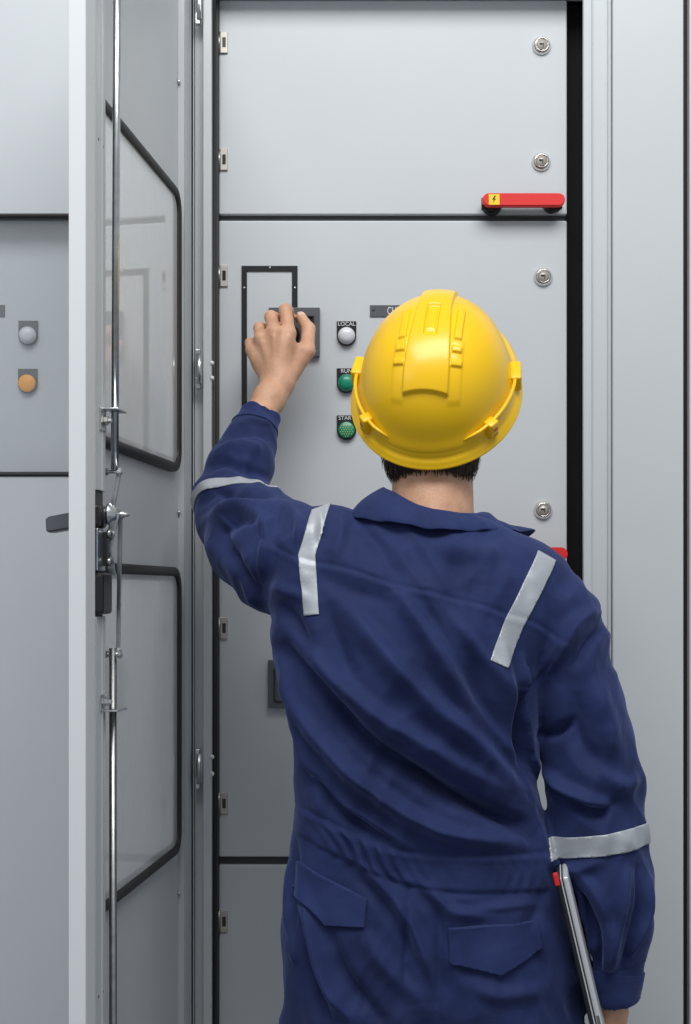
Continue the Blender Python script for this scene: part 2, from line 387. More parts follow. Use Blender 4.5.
# rotary switch on the third door (seen mirrored in the open door's lower window)
sx, sz = X(318, 0), Z(607, 0)
MB().box(sx-.03, sx+.03, -.004, .001, sz-.036, sz+.03, .002).build('switch_plate', M['greyplastic'], idoors[2])
MB().lathe((sx, -.004, sz), (0, -1, 0), [(.02, 0), (.02, .006), (.015, .008), (.013, .022), (0, .022)], 28).build('selector_switch', M['chrome'], idoors[2])

# ---------------- open outer door, in door coordinates (s from hinge, t towards the inner side, z)
TH = math.radians(6.34); ux, uy = -math.sin(TH), -math.cos(TH); nx, ny = math.cos(TH), -math.sin(TH)
HX, HYY = -.2800, -.05
def DT(co): return Vector((HX+ux*co[0]+nx*co[1], HYY+uy*co[0]+ny*co[1], co[2]))
WS = .66; DZ0, DZ1 = .10, 2.45
def DMB():
    m = MB(); m.T = DT; return m
wins = [(.075, .585, .966, 1.429), (.075, .585, 1.606, 2.064)]
m = DMB(); panel_with_holes(m, 0, WS, DZ0, DZ1, -.0015, .0005, wins, .03)
door = m.build('outer_door', M['coat_in'], cab)
m = DMB()
m.box(WS-.0015, WS+.0005, -.0015, .0205, DZ0, DZ1, .0005); m.build('edge_flange', M['coat_lit'], door)
m = DMB(); m.prism([(WS-.0005, .0195), (WS-.0005, .0212), (WS-.019, .0275), (WS-.019, .0258)], 'z', DZ0, DZ1)
m.build('return_flange', M['coat_in'], door)
# stiffener channel with cut-out at the latch
z_cut0, z_cut1 = 1.3655, 1.530
m = DMB()
for a, b_ in ((DZ0, z_cut0), (z_cut1, DZ1)):
    m.box(.596, .640, .026, .0285, a, b_, .0008); m.box(.596, .598, .0, .0285, a, b_); m.box(.638, .640, .0, .0285, a, b_)
    m.box(.612, .616, .0284, .0300, a, b_, .0006)
m.build('stiffener_channel', M['coat_in'], door)
for s_, py in ((.628, 140), (.608, 147), (.628, 996), (.608, 991)):
    D_ = -(uy*s_)  # depth in front of hinge
    zz = CZ+(HY-py)*(2.5-D_)/F
    m = DMB(); m.lathe((s_, .0284, zz), (0, 1, 0), [(.0024, 0), (.0022, .0004), (0, .0005)], 12); m.build('fixing_hole', M['seam'], door)
# hinge side stile
m = DMB(); m.box(.0, .048, .010, .0125, DZ0, DZ1, .0008); m.box(.046, .048, .0, .0125, DZ0, DZ1); m.box(-.0015, .0005, -.0015, .0125, DZ0, DZ1)
m.build('hinge_stile', M['coat_in'], door)
for py in (80, 512, 894):
    zz = CZ+(HY-py)*2.44/F; m = DMB(); m.lathe((.052, .0005, zz), (0, 1, 0), [(.0035, 0), (.0035, .004), (0, .005)], 12)
    m.build('stile_screw', M['steel'], door)
for (a, b_, c, e) in wins:
    m = DMB(); m.T = lambda co: DT((co[0], .0125-co[1], co[2]))
    ring_prism(m, rrect(a-.009, b_+.009, c-.009, e+.009, .037), rrect(a+.006, b_-.006, c+.006, e-.006, .026), .0, .0135)
    m.build('window_gasket', M['rubber'], door, smooth=True)
    m = DMB(); ring_prism(m, rrect(a+.005, b_-.005, c+.005, e-.005, .026), rrect(a+.014, b_-.014, c+.014, e-.014, .018), .0005, .004); m.build('inner_bead', M['greyplastic'], door, smooth=True)
    m = DMB(); m.box(a+.001, b_-.001, .0040, .0060, c+.001, e-.001); m.build('window_pane', M['glass'], door)
# locking rods
def zS(py, s_): return CZ+(HY-py)*(2.5+uy*s_)/F
RS, RT = .578, .040
m = DMB(); m.tube([(RS, RT+.0005, DZ1-.02), (RS, RT-.004, zS(470, RS))], .0052, 14); rod = m.build('locking_rod', M['steel'], door)
m = DMB(); m.tube([(RS, RT-.0065, zS(648, RS)), (RS, RT-.006, DZ0+.02)], .0052, 14); m.build('locking_rod', M['steel_dk'], door)
def bracket(py, up):
    z = zS(py, .60); m = DMB()
    m.box(.598, .624, .0285, .0305, z-(.030 if up else -.0), z+(.001 if up else .022), .0008)   # upright plate on the channel
    m.box(.566, .612, .0300, .0500, z-.0012, z+.0010, .0005)
    m.build('rod_guide_bracket', M['steel'], door)
    m = DMB(); zc = z-.016 if up else z+.012
    m.lathe((.611, .0305, zc), (0, 1, 0), [(.0085, 0), (.0085, .001), (.0062, .0015), (.0062, .006), (.0035, .0065), (.0035, .011), (0, .011)], 6, smooth=False)
    m.build('bolt', M['steel_dk'] if up else M['steel'], door)
bracket(410, True); bracket(710, False)
# latch gearbox and linkage
zA = zS(515, RS)
m = DMB(); m.box(.600, .6365, .0, .026, z_cut0, z_cut1); m.build('latch_recess', M['seam'], door)
m = DMB(); m.lathe((.612, .020, zS(517, .61)), (0, 1, 0), [(.0150, 0), (.0150, .011), (.014, .012), (0, .012)], 24)
m.box(.600, .640, .018, .031, zS(527, .61), zS(506, .61), .003); m.build('latch_spindle', M['black'], door)
m = DMB(); m.box(.601, .637, .026, .0300, zS(571, .61), zS(529, .61), .001); m.build('mounting_plate', M['steel'], door)
m = DMB(); m.box(.597, .611, .0295, .034, zS(566, .61), zS(532, .61), .001); m.build('latch_block', M['black'], door)
for py in (534, 562):
    m = DMB(); m.lathe((.604, .0335, zS(py, .6)), (0, 1, 0), [(.006, 0), (.006, .004), (.003, .006), (0, .006)], 10)
    m.build('plate_bolt', M['steel_dk'], door)
m = DMB(); m.box(.592, .640, .016, .0375, zS(614, .6), zS(573, .6), .005, 3); m.build('lock_housing', M['black'], door)
m = DMB(); m.lathe((.592, .0315, zA), (0, 1, 0), [(.0150, 0), (.0150, .003), (.010, .006), (.0085, .011), (0, .012)], 20)
m.lathe((.580, .040, zA), (0, 1, 0), [(.0052, 0), (.0052, .008), (.003, .011), (.0022, .016), (0, .016)], 10); m.build('crank_disc', M['steel'], door)
def bar(p, q, w=.006, t=.0022):
    m = DMB(); p = Vector(p); q = Vector(q); n = 8; dz = (q-p).normalized(); sv = Vector((1, 0, 0)).cross(dz).normalized(); b = bmesh.new()
    vs = []
    for c, e in ((p-dz*w*.6, 0), (q+dz*w*.6, 0)):
        for a in (-1, 1):
            for g in (-1, 1): vs.append(b.verts.new(c+sv*w*a*.5+Vector((1, 0, 0))*t*g))
    for f in ((0, 1, 3, 2), (4, 6, 7, 5), (0, 4, 5, 1), (2, 3, 7, 6), (0, 2, 6, 4), (1, 5, 7, 3)): b.faces.new([vs[i] for i in f])
    bmesh.ops.bevel(b, geom=b.edges[:], offset=.0008, segments=2, affect='EDGES')
    m._merge(b); m.build('link_bar', M['steel'], door)
bar((.570, .0400, zS(472, RS)), (.580, .0320, zA+.002), .006)
bar((.572, .0420, zA), (.566, .0375, zS(655, RS)), .0055)
bar((.590, .040, zA-.004), (.594, .031, zS(548, RS)), .010)
bar((.594, .031, zS(548, RS)), (.590, .036, zS(571, RS)), .009)
for py in (472, 654):
    m = DMB(); z = zS(py, RS); m.tube([(RS, .022, z), (RS, .047, z)], .0024, 8); m.lathe((RS, .0415, z), (0, 1, 0), [(.006, 0), (.006, .004), (0, .005)], 6, smooth=False); m.lathe((RS, .022, z), (0, 1, 0), [(.005, 0), (.005, .005), (0, .005)], 6, smooth=False)
    m.build('pivot_bolt', M['steel'], door)
# swing handle on the outer face
m = DMB(); b = bmesh.new(); pts = [(-.0015, zS(511, .62)), (-.040, zS(516.5, .62)), (-.0445, zS(519, .62)), (-.0435, zS(531, .62)), (-.040, zS(532.5, .62)), (-.0015, zS(528, .62))]
m.prism(pts, 'x', .598, .625, .0025); m.build('swing_handle', M['greyplastic'], door)
# hinges of the outer door
for py in (7, 370, 768):
    z = Z(py, -.045); m = MB(); xh = X(198.5, -.06)
    m.box(xh-.006, xh+.002, -.058, -.044, z+.014, z+.034, .001); m.box(xh-.006, xh+.002, -.058, -.044, z-.034, z-.014, .001)
    m.tube([(xh+.001, -.058, z-.026), (xh+.001, -.058, z+.026)], .0048, 12); m.box(xh-.002, xh+.0045, -.062, -.050, z-.0135, z+.0135, .001)
    m.build('door_hinge', M['steel'], cab)
for py in (363, 378, 757, 774):
    MB().lathe((X(212, YF), YF+.002, Z(py, YF)), (0, -1, 0), [(.004, 0), (.004, .002), (.0025, .004), (0, .0045)], 12).build('rivet', M['coat_lit'], cab)

# ================================================================== left cabinet
YL = -.06
lc = empty('switchgear_cabinet', (-.65, .2, 0), 'closed grey cabinet left of the open door, amber and white buttons behind its window', 'cabinet')
lx0, lx1 = -1.02, xl-.0175
m = MB(); m.box(lx0, lx0+.002, YL+.03, .5, 0, TOP); m.box(lx1-.002, lx1, YL+.03, .5, 0, TOP); m.box(lx0+.002, lx1-.002, .49, .5, 0, TOP)
m.box(lx0+.002, lx1-.002, -.02, .49, TOP-.004, TOP); m.box(lx0+.002, lx1-.002, -.02, .49, 0, .08)
m.box(lx0+.002, lx1-.002, YL+.024, -.018, 0, .1); m.build('cabinet_shell', M['coat'], lc)
zt, zb_ = Z(215, YL), Z(475, YL); wx0, wx1 = X(-150, YL), X(96, YL)
m = MB(); panel_with_holes(m, lx0, X(188, YL), .10, TOP, YL, YL+.02, [(wx0, wx1, zb_, zt)], .03)
ld = m.build('closed_door', M['coat'], lc)
m = MB(); ring_prism(m, rrect(wx0-.004, wx1+.004, zb_-.004, zt+.004, .034), rrect(wx0+.006, wx1-.006, zb_+.006, zt-.006, .026), YL-.004, YL+.018); m.build('window_gasket', M['rubber'], ld, True)
m = MB(); m.box(wx0+.001, wx1-.001, YL+.006, YL+.009, zb_+.001, zt-.001); m.build('window_pane', M['glass_dull'], ld)
YI = -.015
m = MB(); m.box(wx0-.06, wx1+.06, YI, YI+.015, zb_-.1, zt+.1, .002); li = m.build('inner_panel', M['coat'], lc)
button(28.5, 336, '', M['white'], li, None, YI, True); button(28, 384, '', M['amber'], li, M['amber_dot'], YI, True, r=.0165)
button(-40, 336, '', M['green'], li, None, YI, True)
MB().box(X(-60, YI), X(5, YI), YI-.002, YI+.001, Z(317, YI), Z(305, YI), .0005).build('name_plate', M['greyplastic'], li)

# ================================================================== right column and next cabinet
YR = -.06
rc = empty('cable_riser_column', (.525, .2, 0), 'narrow plain grey cabinet column right of the man, between the inner doors and the black seam', 'cabinet')
MB().box(X(613, YR), X(683.5, YR), YR, YR+.02, .04, TOP, .0015).build('front_cover', M['coat'], rc)
MB().box(X(613, YR)+.003, X(683.5, YR)-.003, YR+.02, .5, 0, TOP-.002).build('column_body', M['coat_in'], rc)
nc = empty('switchgear_cabinet', (.98, .2, 0), 'grey cabinet at the far right edge, beyond the black vertical seam', 'cabinet')
MB().box(X(689.5, YR), 1.35, YR, YR+.02, .04, TOP, .0015).build('closed_door', M['coat'], nc)
MB().box(X(689.5, YR)+.003, 1.345, YR+.02, .5, 0, TOP-.002).build('cabinet_shell', M['coat_in'], nc)
MB().box(X(683.5, YR)-.0025, X(689.5, YR)+.0025, YR+.0205, YR+.03, .02, TOP-.003).build('seam_gasket', M['rubber'], nc)

for c_ in (cab, lc, nc): c_['group'] = 'switchgear cabinets in the row'
# ================================================================== SDF modelling
class Field:
    def __init__(s, lo, hi, h):
        s.lo = np.array(lo, 'f'); s.h = h; s.n = np.ceil((np.array(hi)-np.array(lo))/h).astype(int)+1
        s.a = np.full(s.n, .05, 'f')
    def sub(s, lo, hi):
        i0 = np.clip(np.floor((np.array(lo)-s.lo)/s.h).astype(int), 0, s.n-1); i1 = np.clip(np.ceil((np.array(hi)-s.lo)/s.h).astype(int)+1, 1, s.n)
        ax = [(s.lo[k]+s.h*np.arange(i0[k], i1[k])).astype('f') for k in range(3)]
        return tuple(slice(i0[k], i1[k]) for k in range(3)), ax[0][:, None, None], ax[1][None, :, None], ax[2][None, None, :]
    def blend(s, sl, d, k, sub=False):
        a = s.a[sl]
        if sub: d = -d; h = np.clip(.5-.5*(d-a)/k*-1*-1, 0, 1) if False else np.clip(.5+.5*(d-a)/k, 0, 1); s.a[sl] = a*(1-h)+d*h+k*h*(1-h); return
        h = np.clip(.5+.5*(a-d)/k, 0, 1); s.a[sl] = a*(1-h)+d*h-k*h*(1-h)
    def cone(s, a, b, ra, rb, k=.01, flat=None, sub=False):
        a = np.array(a, 'f'); b = np.array(b, 'f'); R = max(ra, rb)+.05
        sl, x, y, z = s.sub(np.minimum(a, b)-R, np.maximum(a, b)+R)
        ab = b-a; L = float(ab@ab)+1e-12
        px, py, pz = x-a[0], y-a[1], z-a[2]
        t = np.clip((px*ab[0]+py*ab[1]+pz*ab[2])/L, 0, 1)
        qx, qy, qz = px-t*ab[0], py-t*ab[1], pz-t*ab[2]
        d2 = qx*qx+qy*qy+qz*qz; fac = 1
        if flat is not None:
            n, f = np.array(flat[0], 'f'), flat[1]; n = n/np.linalg.norm(n); dn = qx*n[0]+qy*n[1]+qz*n[2]; d2 = d2+dn*dn*(f*f-1)
            fac = 1/np.sqrt(f)
        d = (np.sqrt(d2)-(ra+(rb-ra)*t))*fac
        s.blend(sl, d.astype('f'), k, sub)
    def chain(s, pts, k=.01, flat=None):
        for p, q in zip(pts, pts[1:]): s.cone(p[0], q[0], p[1], q[1], k, flat)
    def ell(s, c, r, k=.01, R=None, sub=False):
        c = np.array(c, 'f'); r = np.array(r, 'f'); m = float(r.max())+.05
        sl, x, y, z = s.sub(c-m, c+m); x, y, z = x-c[0], y-c[1], z-c[2]
        if R is not None:
            R = np.array(R, 'f'); x, y, z = (x*R[0, 0]+y*R[1, 0]+z*R[2, 0], x*R[0, 1]+y*R[1, 1]+z*R[2, 1], x*R[0, 2]+y*R[1, 2]+z*R[2, 2])
        k0 = np.sqrt((x/r[0])**2+(y/r[1])**2+(z/r[2])**2)+1e-6; k1 = np.sqrt((x/r[0]**2)**2+(y/r[1]**2)**2+(z/r[2]**2)**2)+1e-6
        s.blend(sl, (k0*(k0-1)/k1).astype('f'), k, sub)
    def column(s, rows, k=.02, e=2.3):
        """rows: z, cx, cy, a, b"""
        rows = sorted(rows); R = np.array(rows); z0, z1 = R[0, 0], R[-1, 0]
        lo = (min(R[:, 1]-R[:, 3])-.05, min(R[:, 2]-R[:, 4])-.05, z0-.05); hi = (max(R[:, 1]+R[:, 3])+.05, max(R[:, 2]+R[:, 4])+.05, z1+.05)
        sl, x, y, z = s.sub(lo, hi); zz = z.ravel()
        from_ = [np.interp(zz, R[:, 0], R[:, j]) for j in range(1, 5)]
        # light smoothing along z
        ker = np.hanning(15); ker /= ker.sum()
        from_ = [np.convolve(np.pad(v, 7, mode='edge'), ker, 'valid')[None, None, :].astype('f') for v in from_]
        cx, cy, a, b = from_
        X_, Y_ = np.abs((x-cx)/a)+1e-6, np.abs((y-cy)/b)+1e-6
        q = (X_**e+Y_**e)**(1/e)
        g = np.sqrt((X_/a)**2+(Y_/b)**2)/np.sqrt(X_**2+Y_**2)
        d = (q-1)/g
        d = np.maximum(d, np.maximum(z0-z, z-z1))
        s.blend(sl, d.astype('f'), k)
    def cut(s, p, n):
        """remove everything on the side n points to"""
        sl, x, y, z = s.sub(s.lo, s.lo+s.n*s.h)
        s.a = np.maximum(s.a, ((x-p[0])*n[0]+(y-p[1])*n[1]+(z-p[2])*n[2]).astype('f'))
    def mesh(s, name):
        a = s.a; ins = a < 0; nx_, ny_, nz_ = a.shape
        cnt = np.zeros((nx_-1, ny_-1, nz_-1), 'u1')
        for i in (0, 1):
            for j in (0, 1):
                for k in (0, 1): cnt += ins[i:nx_-1+i, j:ny_-1+j, k:nz_-1+k]
        act = (cnt > 0) & (cnt < 8); I = np.argwhere(act); del cnt
        idx = np.full(act.shape, -1, 'i4'); idx[act] = np.arange(len(I))
        acc = np.zeros((len(I), 3)); num = np.zeros(len(I))
        cor = [(i, j, k) for i in (0, 1) for j in (0, 1) for k in (0, 1)]
        vals = {c: a[I[:, 0]+c[0], I[:, 1]+c[1], I[:, 2]+c[2]] for c in cor}
        for c in cor:
            for ax in range(3):
                if c[ax]: continue
                e = list(c); e[ax] = 1; e = tuple(e); v0, v1 = vals[c], vals[e]; mk = (v0 < 0) != (v1 < 0)
                t = np.where(mk, v0/np.where(mk, v0-v1, 1), 0); p = np.array(c, 'f')[None]+np.zeros((len(I), 1)); p[:, ax] += t
                acc[mk] += p[mk]; num[mk] += 1
        V = (acc/num[:, None]+I)*s.h+s.lo
        faces = []
        for ax in range(3):
            b1, b2 = (ax+1) % 3, (ax+2) % 3
            s0 = [slice(1, -1)]*3; s1 = [slice(1, -1)]*3; s0[ax] = slice(0, -1); s1[ax] = slice(1, None)
            ch = ins[tuple(s0)] != ins[tuple(s1)]; E = np.argwhere(ch)
            off = [1, 1, 1]; off[ax] = 0; E = E+np.array(off)
            q = []
            for u, v in ((0, 0), (1, 0), (1, 1), (0, 1)):
                c = E.copy(); c[:, b1] -= u; c[:, b2] -= v; q.append(idx[c[:, 0], c[:, 1], c[:, 2]])
            q = np.stack(q, 1); fl_ = ~ins[E[:, 0], E[:, 1], E[:, 2]]; q[fl_] = q[fl_][:, ::-1]
            faces.append(q)
        Fq = np.concatenate(faces)[:, :]
        Fq = Fq[(Fq >= 0).all(1)]
        return V, Fq
def mk_mesh(name, V, Fq):
    me = bpy.data.meshes.new(name); me.vertices.add(len(V)); me.vertices.foreach_set('co', V.astype('f').ravel())
    me.loops.add(len(Fq)*4); me.loops.foreach_set('vertex_index', Fq.astype('i4').ravel())
    me.polygons.add(len(Fq)); me.polygons.foreach_set('loop_start', np.arange(0, len(Fq)*4, 4, dtype='i4'))
    me.update(calc_edges=True); me.validate(); return me
def vnormals(V, Fq):
    n = np.cross(V[Fq[:, 2]]-V[Fq[:, 0]], V[Fq[:, 3]]-V[Fq[:, 1]]); N = np.zeros_like(V)
    for k in range(4): 
        for c in range(3): N[:, c] += np.bincount(Fq[:, k], n[:, c], len(V))
    return N/(np.linalg.norm(N, axis=1)[:, None]+1e-12)
def relax(V, Fq, it, f=.5):
    n = len(V)
    for _ in range(it):
        A = np.zeros_like(V); c = np.zeros(n)
        for k in range(4):
            i, j = Fq[:, k], Fq[:, (k+1) % 4]
            for d_ in range(3): A[:, d_] += np.bincount(i, V[j, d_], n)+np.bincount(j, V[i, d_], n)
            c += np.bincount(i, minlength=n)+np.bincount(j, minlength=n)
        V = V*(1-f)+f*A/c[:, None]
    return V
def proj(V):
    D = V[:, 1]-CY; return CX+F*V[:, 0]/D, HY-F*(V[:, 2]-CZ)/D

person = empty('person', (.12, -.5, 0), 'person in navy coveralls and yellow hard hat reaching up to the cabinet panel', 'person')
# ---------------- head frame
roll, yaw, pitch = math.radians(3.3), math.radians(-9.5), math.radians(52)
RH = (Matrix.Rotation(roll, 3, 'Y') @ Matrix.Rotation(yaw, 3, 'Z') @ Matrix.Rotation(pitch, 3, 'X'))
HC = P(435.6, 385, -.475)                        # centre of the helmet's rim plane
def HL(x, y, z): return HC+RH @ Vector((x, y, z))
pitch2 = math.radians(22); RF = (Matrix.Rotation(roll, 3, 'Y') @ Matrix.Rotation(yaw, 3, 'Z') @ Matrix.Rotation(pitch2, 3, 'X'))
HCF = HL(0, .004, -.020)
def FL(x, y, z): return HCF+RF @ Vector((x, y, z))
# ---------------- body (skin): one continuous surface
B = Field((-.26, -.68, .66), (.50, .02, 1.94), .0026)
Rf = np.array(RF)
B.ell(FL(0, -.005, .015), (.076, .094, .085), .02, Rf)            # cranium
B.ell(FL(0, .03, -.065), (.056, .062, .07), .03, Rf)               # face
B.ell(FL(0, .055, -.125), (.034, .034, .026), .03, Rf)             # chin
B.cone(FL(0, .088, -.035), FL(0, .108, -.072), .007, .012, .012)   # nose
B.cone(FL(-.012, .098, -.078), FL(.012, .098, -.078), .008, .008, .008)
B.cone(FL(-.018, .090, -.102), FL(.018, .090, -.102), .006, .006, .008)
B.cone(FL(-.016, .088, -.110), FL(.016, .088, -.110), .006, .006, .006)
B.cone(FL(-.035, .080, -.022), FL(.035, .080, -.022), .010, .010, .012)  # brow
for sx_ in (-1, 1):
    B.ell(FL(sx_*.031, .088, -.042), (.016, .010, .010), .008, Rf, sub=True)
    B.cone(FL(sx_*.078, -.006, -.035), FL(sx_*.076, -.000, -.070), .013, .008, .006, flat=(RF @ Vector((1, 0, .0)), 2.2))
nk0 = P(432, 515, -.49); nk1 = FL(0, -.035, -.065)
B.cone(nk0-Vector((0, 0, .04)), nk1, .061, .056, .025)
rowsT = []
for py, L, R_, b_, cy in ((1040, 310, 545, .09, -.47), (900, 314, 535, .085, -.47), (830, 325, 512, .070, -.46), (780, 325, 510, .070, -.46), (700, 320, 518, .08, -.46), (640, 315, 530, .08, -.47), (605, 325, 530, .07, -.48), (575, 350, 510, .06, -.49), (555, 385, 485, .055, -.5)):
    z = Z(py, -.5); rowsT.append((z, X((L+R_)/2, -.5), cy, (X(R_, -.5)-X(L, -.5))/2, b_))
B.column(rowsT, .02)
SL = P(310, 568, -.50); EL = P(227, 508, -.27); WR = P(278, 383, -.118)
B.chain([(SL, .044), (EL, .034)], .02); FA = P(260, 416, -.158); B.chain([(EL, .034), (EL.lerp(FA, .5), .030), (FA, .0245), (FA.lerp(WR, .5), .0262), (WR, .027)], .012)
# left hand
yv = (0, 1, .35)
fing = {
 'index':  [(289, 333, -.120, .0118), (285.5, 310, -.098, .0112), (288, 311, -.066, .0098), (291, 321, -.046, .0088)],
 'middle': [(274, 332, -.127, .0120), (271, 317, -.098, .0112), (275, 318, -.066, .0098), (281, 328, -.046, .0088)],
 'ring':   [(261, 338, -.122, .0112), (259.5, 328, -.090, .0104), (264, 329, -.062, .0092), (271, 337, -.046, .0082)],
 'pinky':  [(251.5, 350, -.110, .0100), (250, 343, -.083, .0090), (255, 343, -.062, .0082), (261, 348, -.048, .0074)]}
for nm, ch in fing.items():
    pts = [(P(a, b_, c), r) for a, b_, c, r in ch]
    B.cone(WR.lerp(pts[0][0], .12), pts[0][0], .0185, pts[0][1]*1.06, .012)
    # knuckles a touch thicker than the bones between
    full = [pts[0]]
    for u, v in zip(pts, pts[1:]): full += [(u[0].lerp(v[0], .5), (u[1]+v[1])/2*.93), v]
    B.chain(full, .0035)
B.ell(P(273, 358, -.112), (.036, .011, .038), .012)
th = [(P(287, 378, -.112), .0165), (P(307, 351, -.104), .0135), (P(308.5, 329, -.082), .0115), (P(301, 317, -.058), .0088)]
B.chain(th, .005); B.cone(P(289, 372, -.110), P(297, 350, -.108), .014, .010, .012)
B.cone(WR, P(279, 372, -.114), .026, .022, .010, flat=(yv, 1.35))
# tendons on the back of the hand
for a, b_ in (((278, 372, -.135), (288, 337, -.131)), ((275, 372, -.137), (274, 337, -.139)), ((272, 374, -.134), (262, 343, -.133))):
    B.cone(P(*a), P(*b_), .0022, .0035, .006)
# right arm and hand holding the laptop
SR = P(548, 625, -.50); ER = P(598, 825, -.535); WRr = P(611, 1003, -.50)
B.chain([(SR, .036), (ER, .032), (ER.lerp(WRr, .35), .034), (WRr, .025)], .015)
LT0 = P(561, 878, -.615); LT1 = P(600, 1045, -.60)           # visible long edge of the laptop
e1_ = (LT1-LT0).normalized()                     # along the visible edge (down)
fw = Vector((.16, .985, 0)); fw = (fw-e1_*fw.dot(e1_)).normalized(); tk = e1_.cross(fw).normalized()   # thickness
if tk.x < 0: tk = -tk
def LTt(co): return LT0+e1_*co[0]+fw*co[1]+tk*co[2]
LN, WD = .262, .20
palm0 = WRr+Vector((.002, 0, -.03)); 
kn = [WRr+Vector((.004, .034-.021*i, -.098+.004*abs(i-1))) for i in range(4)]   # knuckles in a row along y, fingers curl under the lower edge
for i, kp in enumerate(kn):
    r = (.0105, .0108, .0102, .009)[i]; ln = (.042, .046, .042, .034)[i]
    B.cone(WRr+Vector((0, .012-.008*i, -.015)), kp, .018, r*1.08, .012)
    p1 = kp+Vector((-.012, 0, -ln)); p2 = p1+Vector((-.026, .002, -.008)); p3 = p2+Vector((-.016, .002, .012))
    B.chain([(kp, r), (p1, r*.95), (p2, r*.88), (p3, r*.8)], .004)
B.chain([(WRr+Vector((-.004, .022, -.02)), .016), (WRr+Vector((-.010, .050, -.055)), .0125), (WRr+Vector((-.016, .056, -.09)), .011), (WRr+Vector((-.020, .050, -.115)), .009)], .006)
sl, x, y, z = B.sub(LT0-Vector((.08, .05, .32)), LT0+Vector((.16, .30, .05)))
def lcoord(v): return (x-LT0.x)*v.x+(y-LT0.y)*v.y+(z-LT0.z)*v.z
dl = np.maximum(np.maximum(np.abs(lcoord(e1_)-.10)-.11, np.abs(lcoord(fw)-WD/2)-WD/2), np.abs(lcoord(tk)-.001)-.0105)-.006
B.blend(sl, dl.astype('f'), .004, True)
V, Fq = B.mesh('body'); V = relax(V, Fq, 2); del B
me = mk_mesh('body', V, Fq); body = link('body', me, M['skin'], person, True)
for sx_ in (-1, 1):
    e = MB(); c = FL(sx_*.031, .081, -.042); e.lathe(c-RF @ Vector((0, .011, 0)), RF @ Vector((0, 1, 0)), [(0, 0), (.006, .0015), (.010, .006), (.011, .011), (.010, .016), (.006, .0205), (0, .022)], 16)
    e.build('eye', M['eyew'], person, True)
def nail(tip, nxt, out, r):
    """thumb nail plate"""
    d_ = (tip-nxt).normalized(); o_ = (out-d_*out.dot(d_)).normalized(); s_ = d_.cross(o_); m = MB(); b = bmesh.new(); G = []
    for i in range(5):
        row = []
        for j in range(5):
            u = (j-2)/2; v = (i-2)/2; row.append(b.verts.new(tip+d_*(v*r*.75-.001)+s_*(u*r*.7)+o_*(r*(1.02-.25*u*u-.15*max(v, 0)**2))))
        G.append(row)
    for i in range(4):
        for j in range(4): f = b.faces.new((G[i][j], G[i][j+1], G[i+1][j+1], G[i+1][j])); f.smooth = True
    m._merge(b); m.build('fingernail', M['nail'], person, True)
M['nail'] = mat('nail', (.75, .50, .40), .3)
nail(th[-1][0], th[-2][0], Vector((.35, -1, .2)), .0088)

# ---------------- coverall
K = Field((-.27, -.68, .05), (.51, -.06, 1.79), .0029)
rows = []
for py, L, R_, b_, cy in ((1034, 289, 577, .122, -.500), (1000, 288, 576, .128, -.500), (940, 284, 570, .127, -.500), (900, 285, 560, .122, -.50), (870, 287, 556, .116, -.50), (850, 290, 556, .114, -.50), (826, 294, 551, .116, -.50), (805, 295, 540, .118, -.50), (780, 296, 534, .120, -.50), (740, 291, 538, .125, -.50), (700, 283, 540, .128, -.50), (660, 275, 545, .128, -.50), (630, 272, 555, .125, -.50), (600, 274, 566, .118, -.50), (575, 283, 566, .108, -.50), (556, 300, 556, .097, -.50), (540, 330, 530, .080, -.50), (526, 356, 506, .070, -.50), (516, 380, 484, .062, -.50)):
    z = Z(py, -.5); rows.append((z, X((L+R_)/2, -.5), cy, (X(R_, -.5)-X(L, -.5))/2, b_))
K.column(rows, .01, 2.35)
# shoulder slopes
K.chain([(P(330, 548, -.50), .058), (P(398, 545, -.50), .046)], .03)
K.chain([(P(400, 545, -.50), .046), (P(470, 556, -.50), .048), (P(520, 584, -.50), .052), (P(556, 612, -.50), .055)], .03)
# left sleeve (raised)
yl = Vector((0, 0, 0))
K.chain([(P(318, 566, -.50), .074), (P(285, 558, -.44), .078), (P(258, 540, -.36), .074), (P(236, 515, -.29), .060), (P(229, 500, -.265), .054)], .03)
cuffL = WR.lerp(EL, .225)
K.chain([(P(229, 500, -.265), .054), (P(239, 470, -.225), .051), (P(249, 446, -.19), .041), (P(256, 428, -.172), .0325), (P(262, 412, -.152), .0290), (P(267, 400, -.138), .0285)], .016)
# right sleeve (hanging)
seq = [(555, 614, .055), (567, 652, .060), (579, 700, .061), (588, 745, .064), (594, 780, .066), (597, 830, .067), (605, 885, .067), (611, 925, .059), (613, 955, .044), (614.5, 975, .0375), (615, 992, .0365)]
K.chain([(P(a, b_, -.515), r) for a, b_, r in seq], .012)
# legs
for sx_, kx_ in ((-1, .028), (1, .222)):
    K.chain([(Vector((kx_, -.50, .90)), .108), (Vector((kx_, -.50, .76)), .109), (Vector((kx_, -.505, .60)), .098), (Vector((kx_+.01*sx_, -.50, .45)), .082), (Vector((kx_+.01*sx_, -.50, .12)), .074)], .03)
ax = (WR-EL).normalized(); pc = P(259.5, 414, -.155)
# clip the cuffs flat (local cutting only near each cuff)
sl, x, y, z = K.sub(pc-Vector((.05, .05, .05)), pc+Vector((.06, .06, .09)))
n_ = (ax+Vector((0, 0, .15))).normalized(); K.a[sl] = np.maximum(K.a[sl], (x-pc.x)*n_.x+(y-pc.y)*n_.y+(z-pc.z)*n_.z)
pr = P(615, 1003, -.515); sl, x, y, z = K.sub(pr-Vector((.05, .06, .06)), pr+Vector((.06, .06, .05)))
K.a[sl] = np.maximum(K.a[sl], np.float32(pr.z)-z+(x-pr.x)*.15)
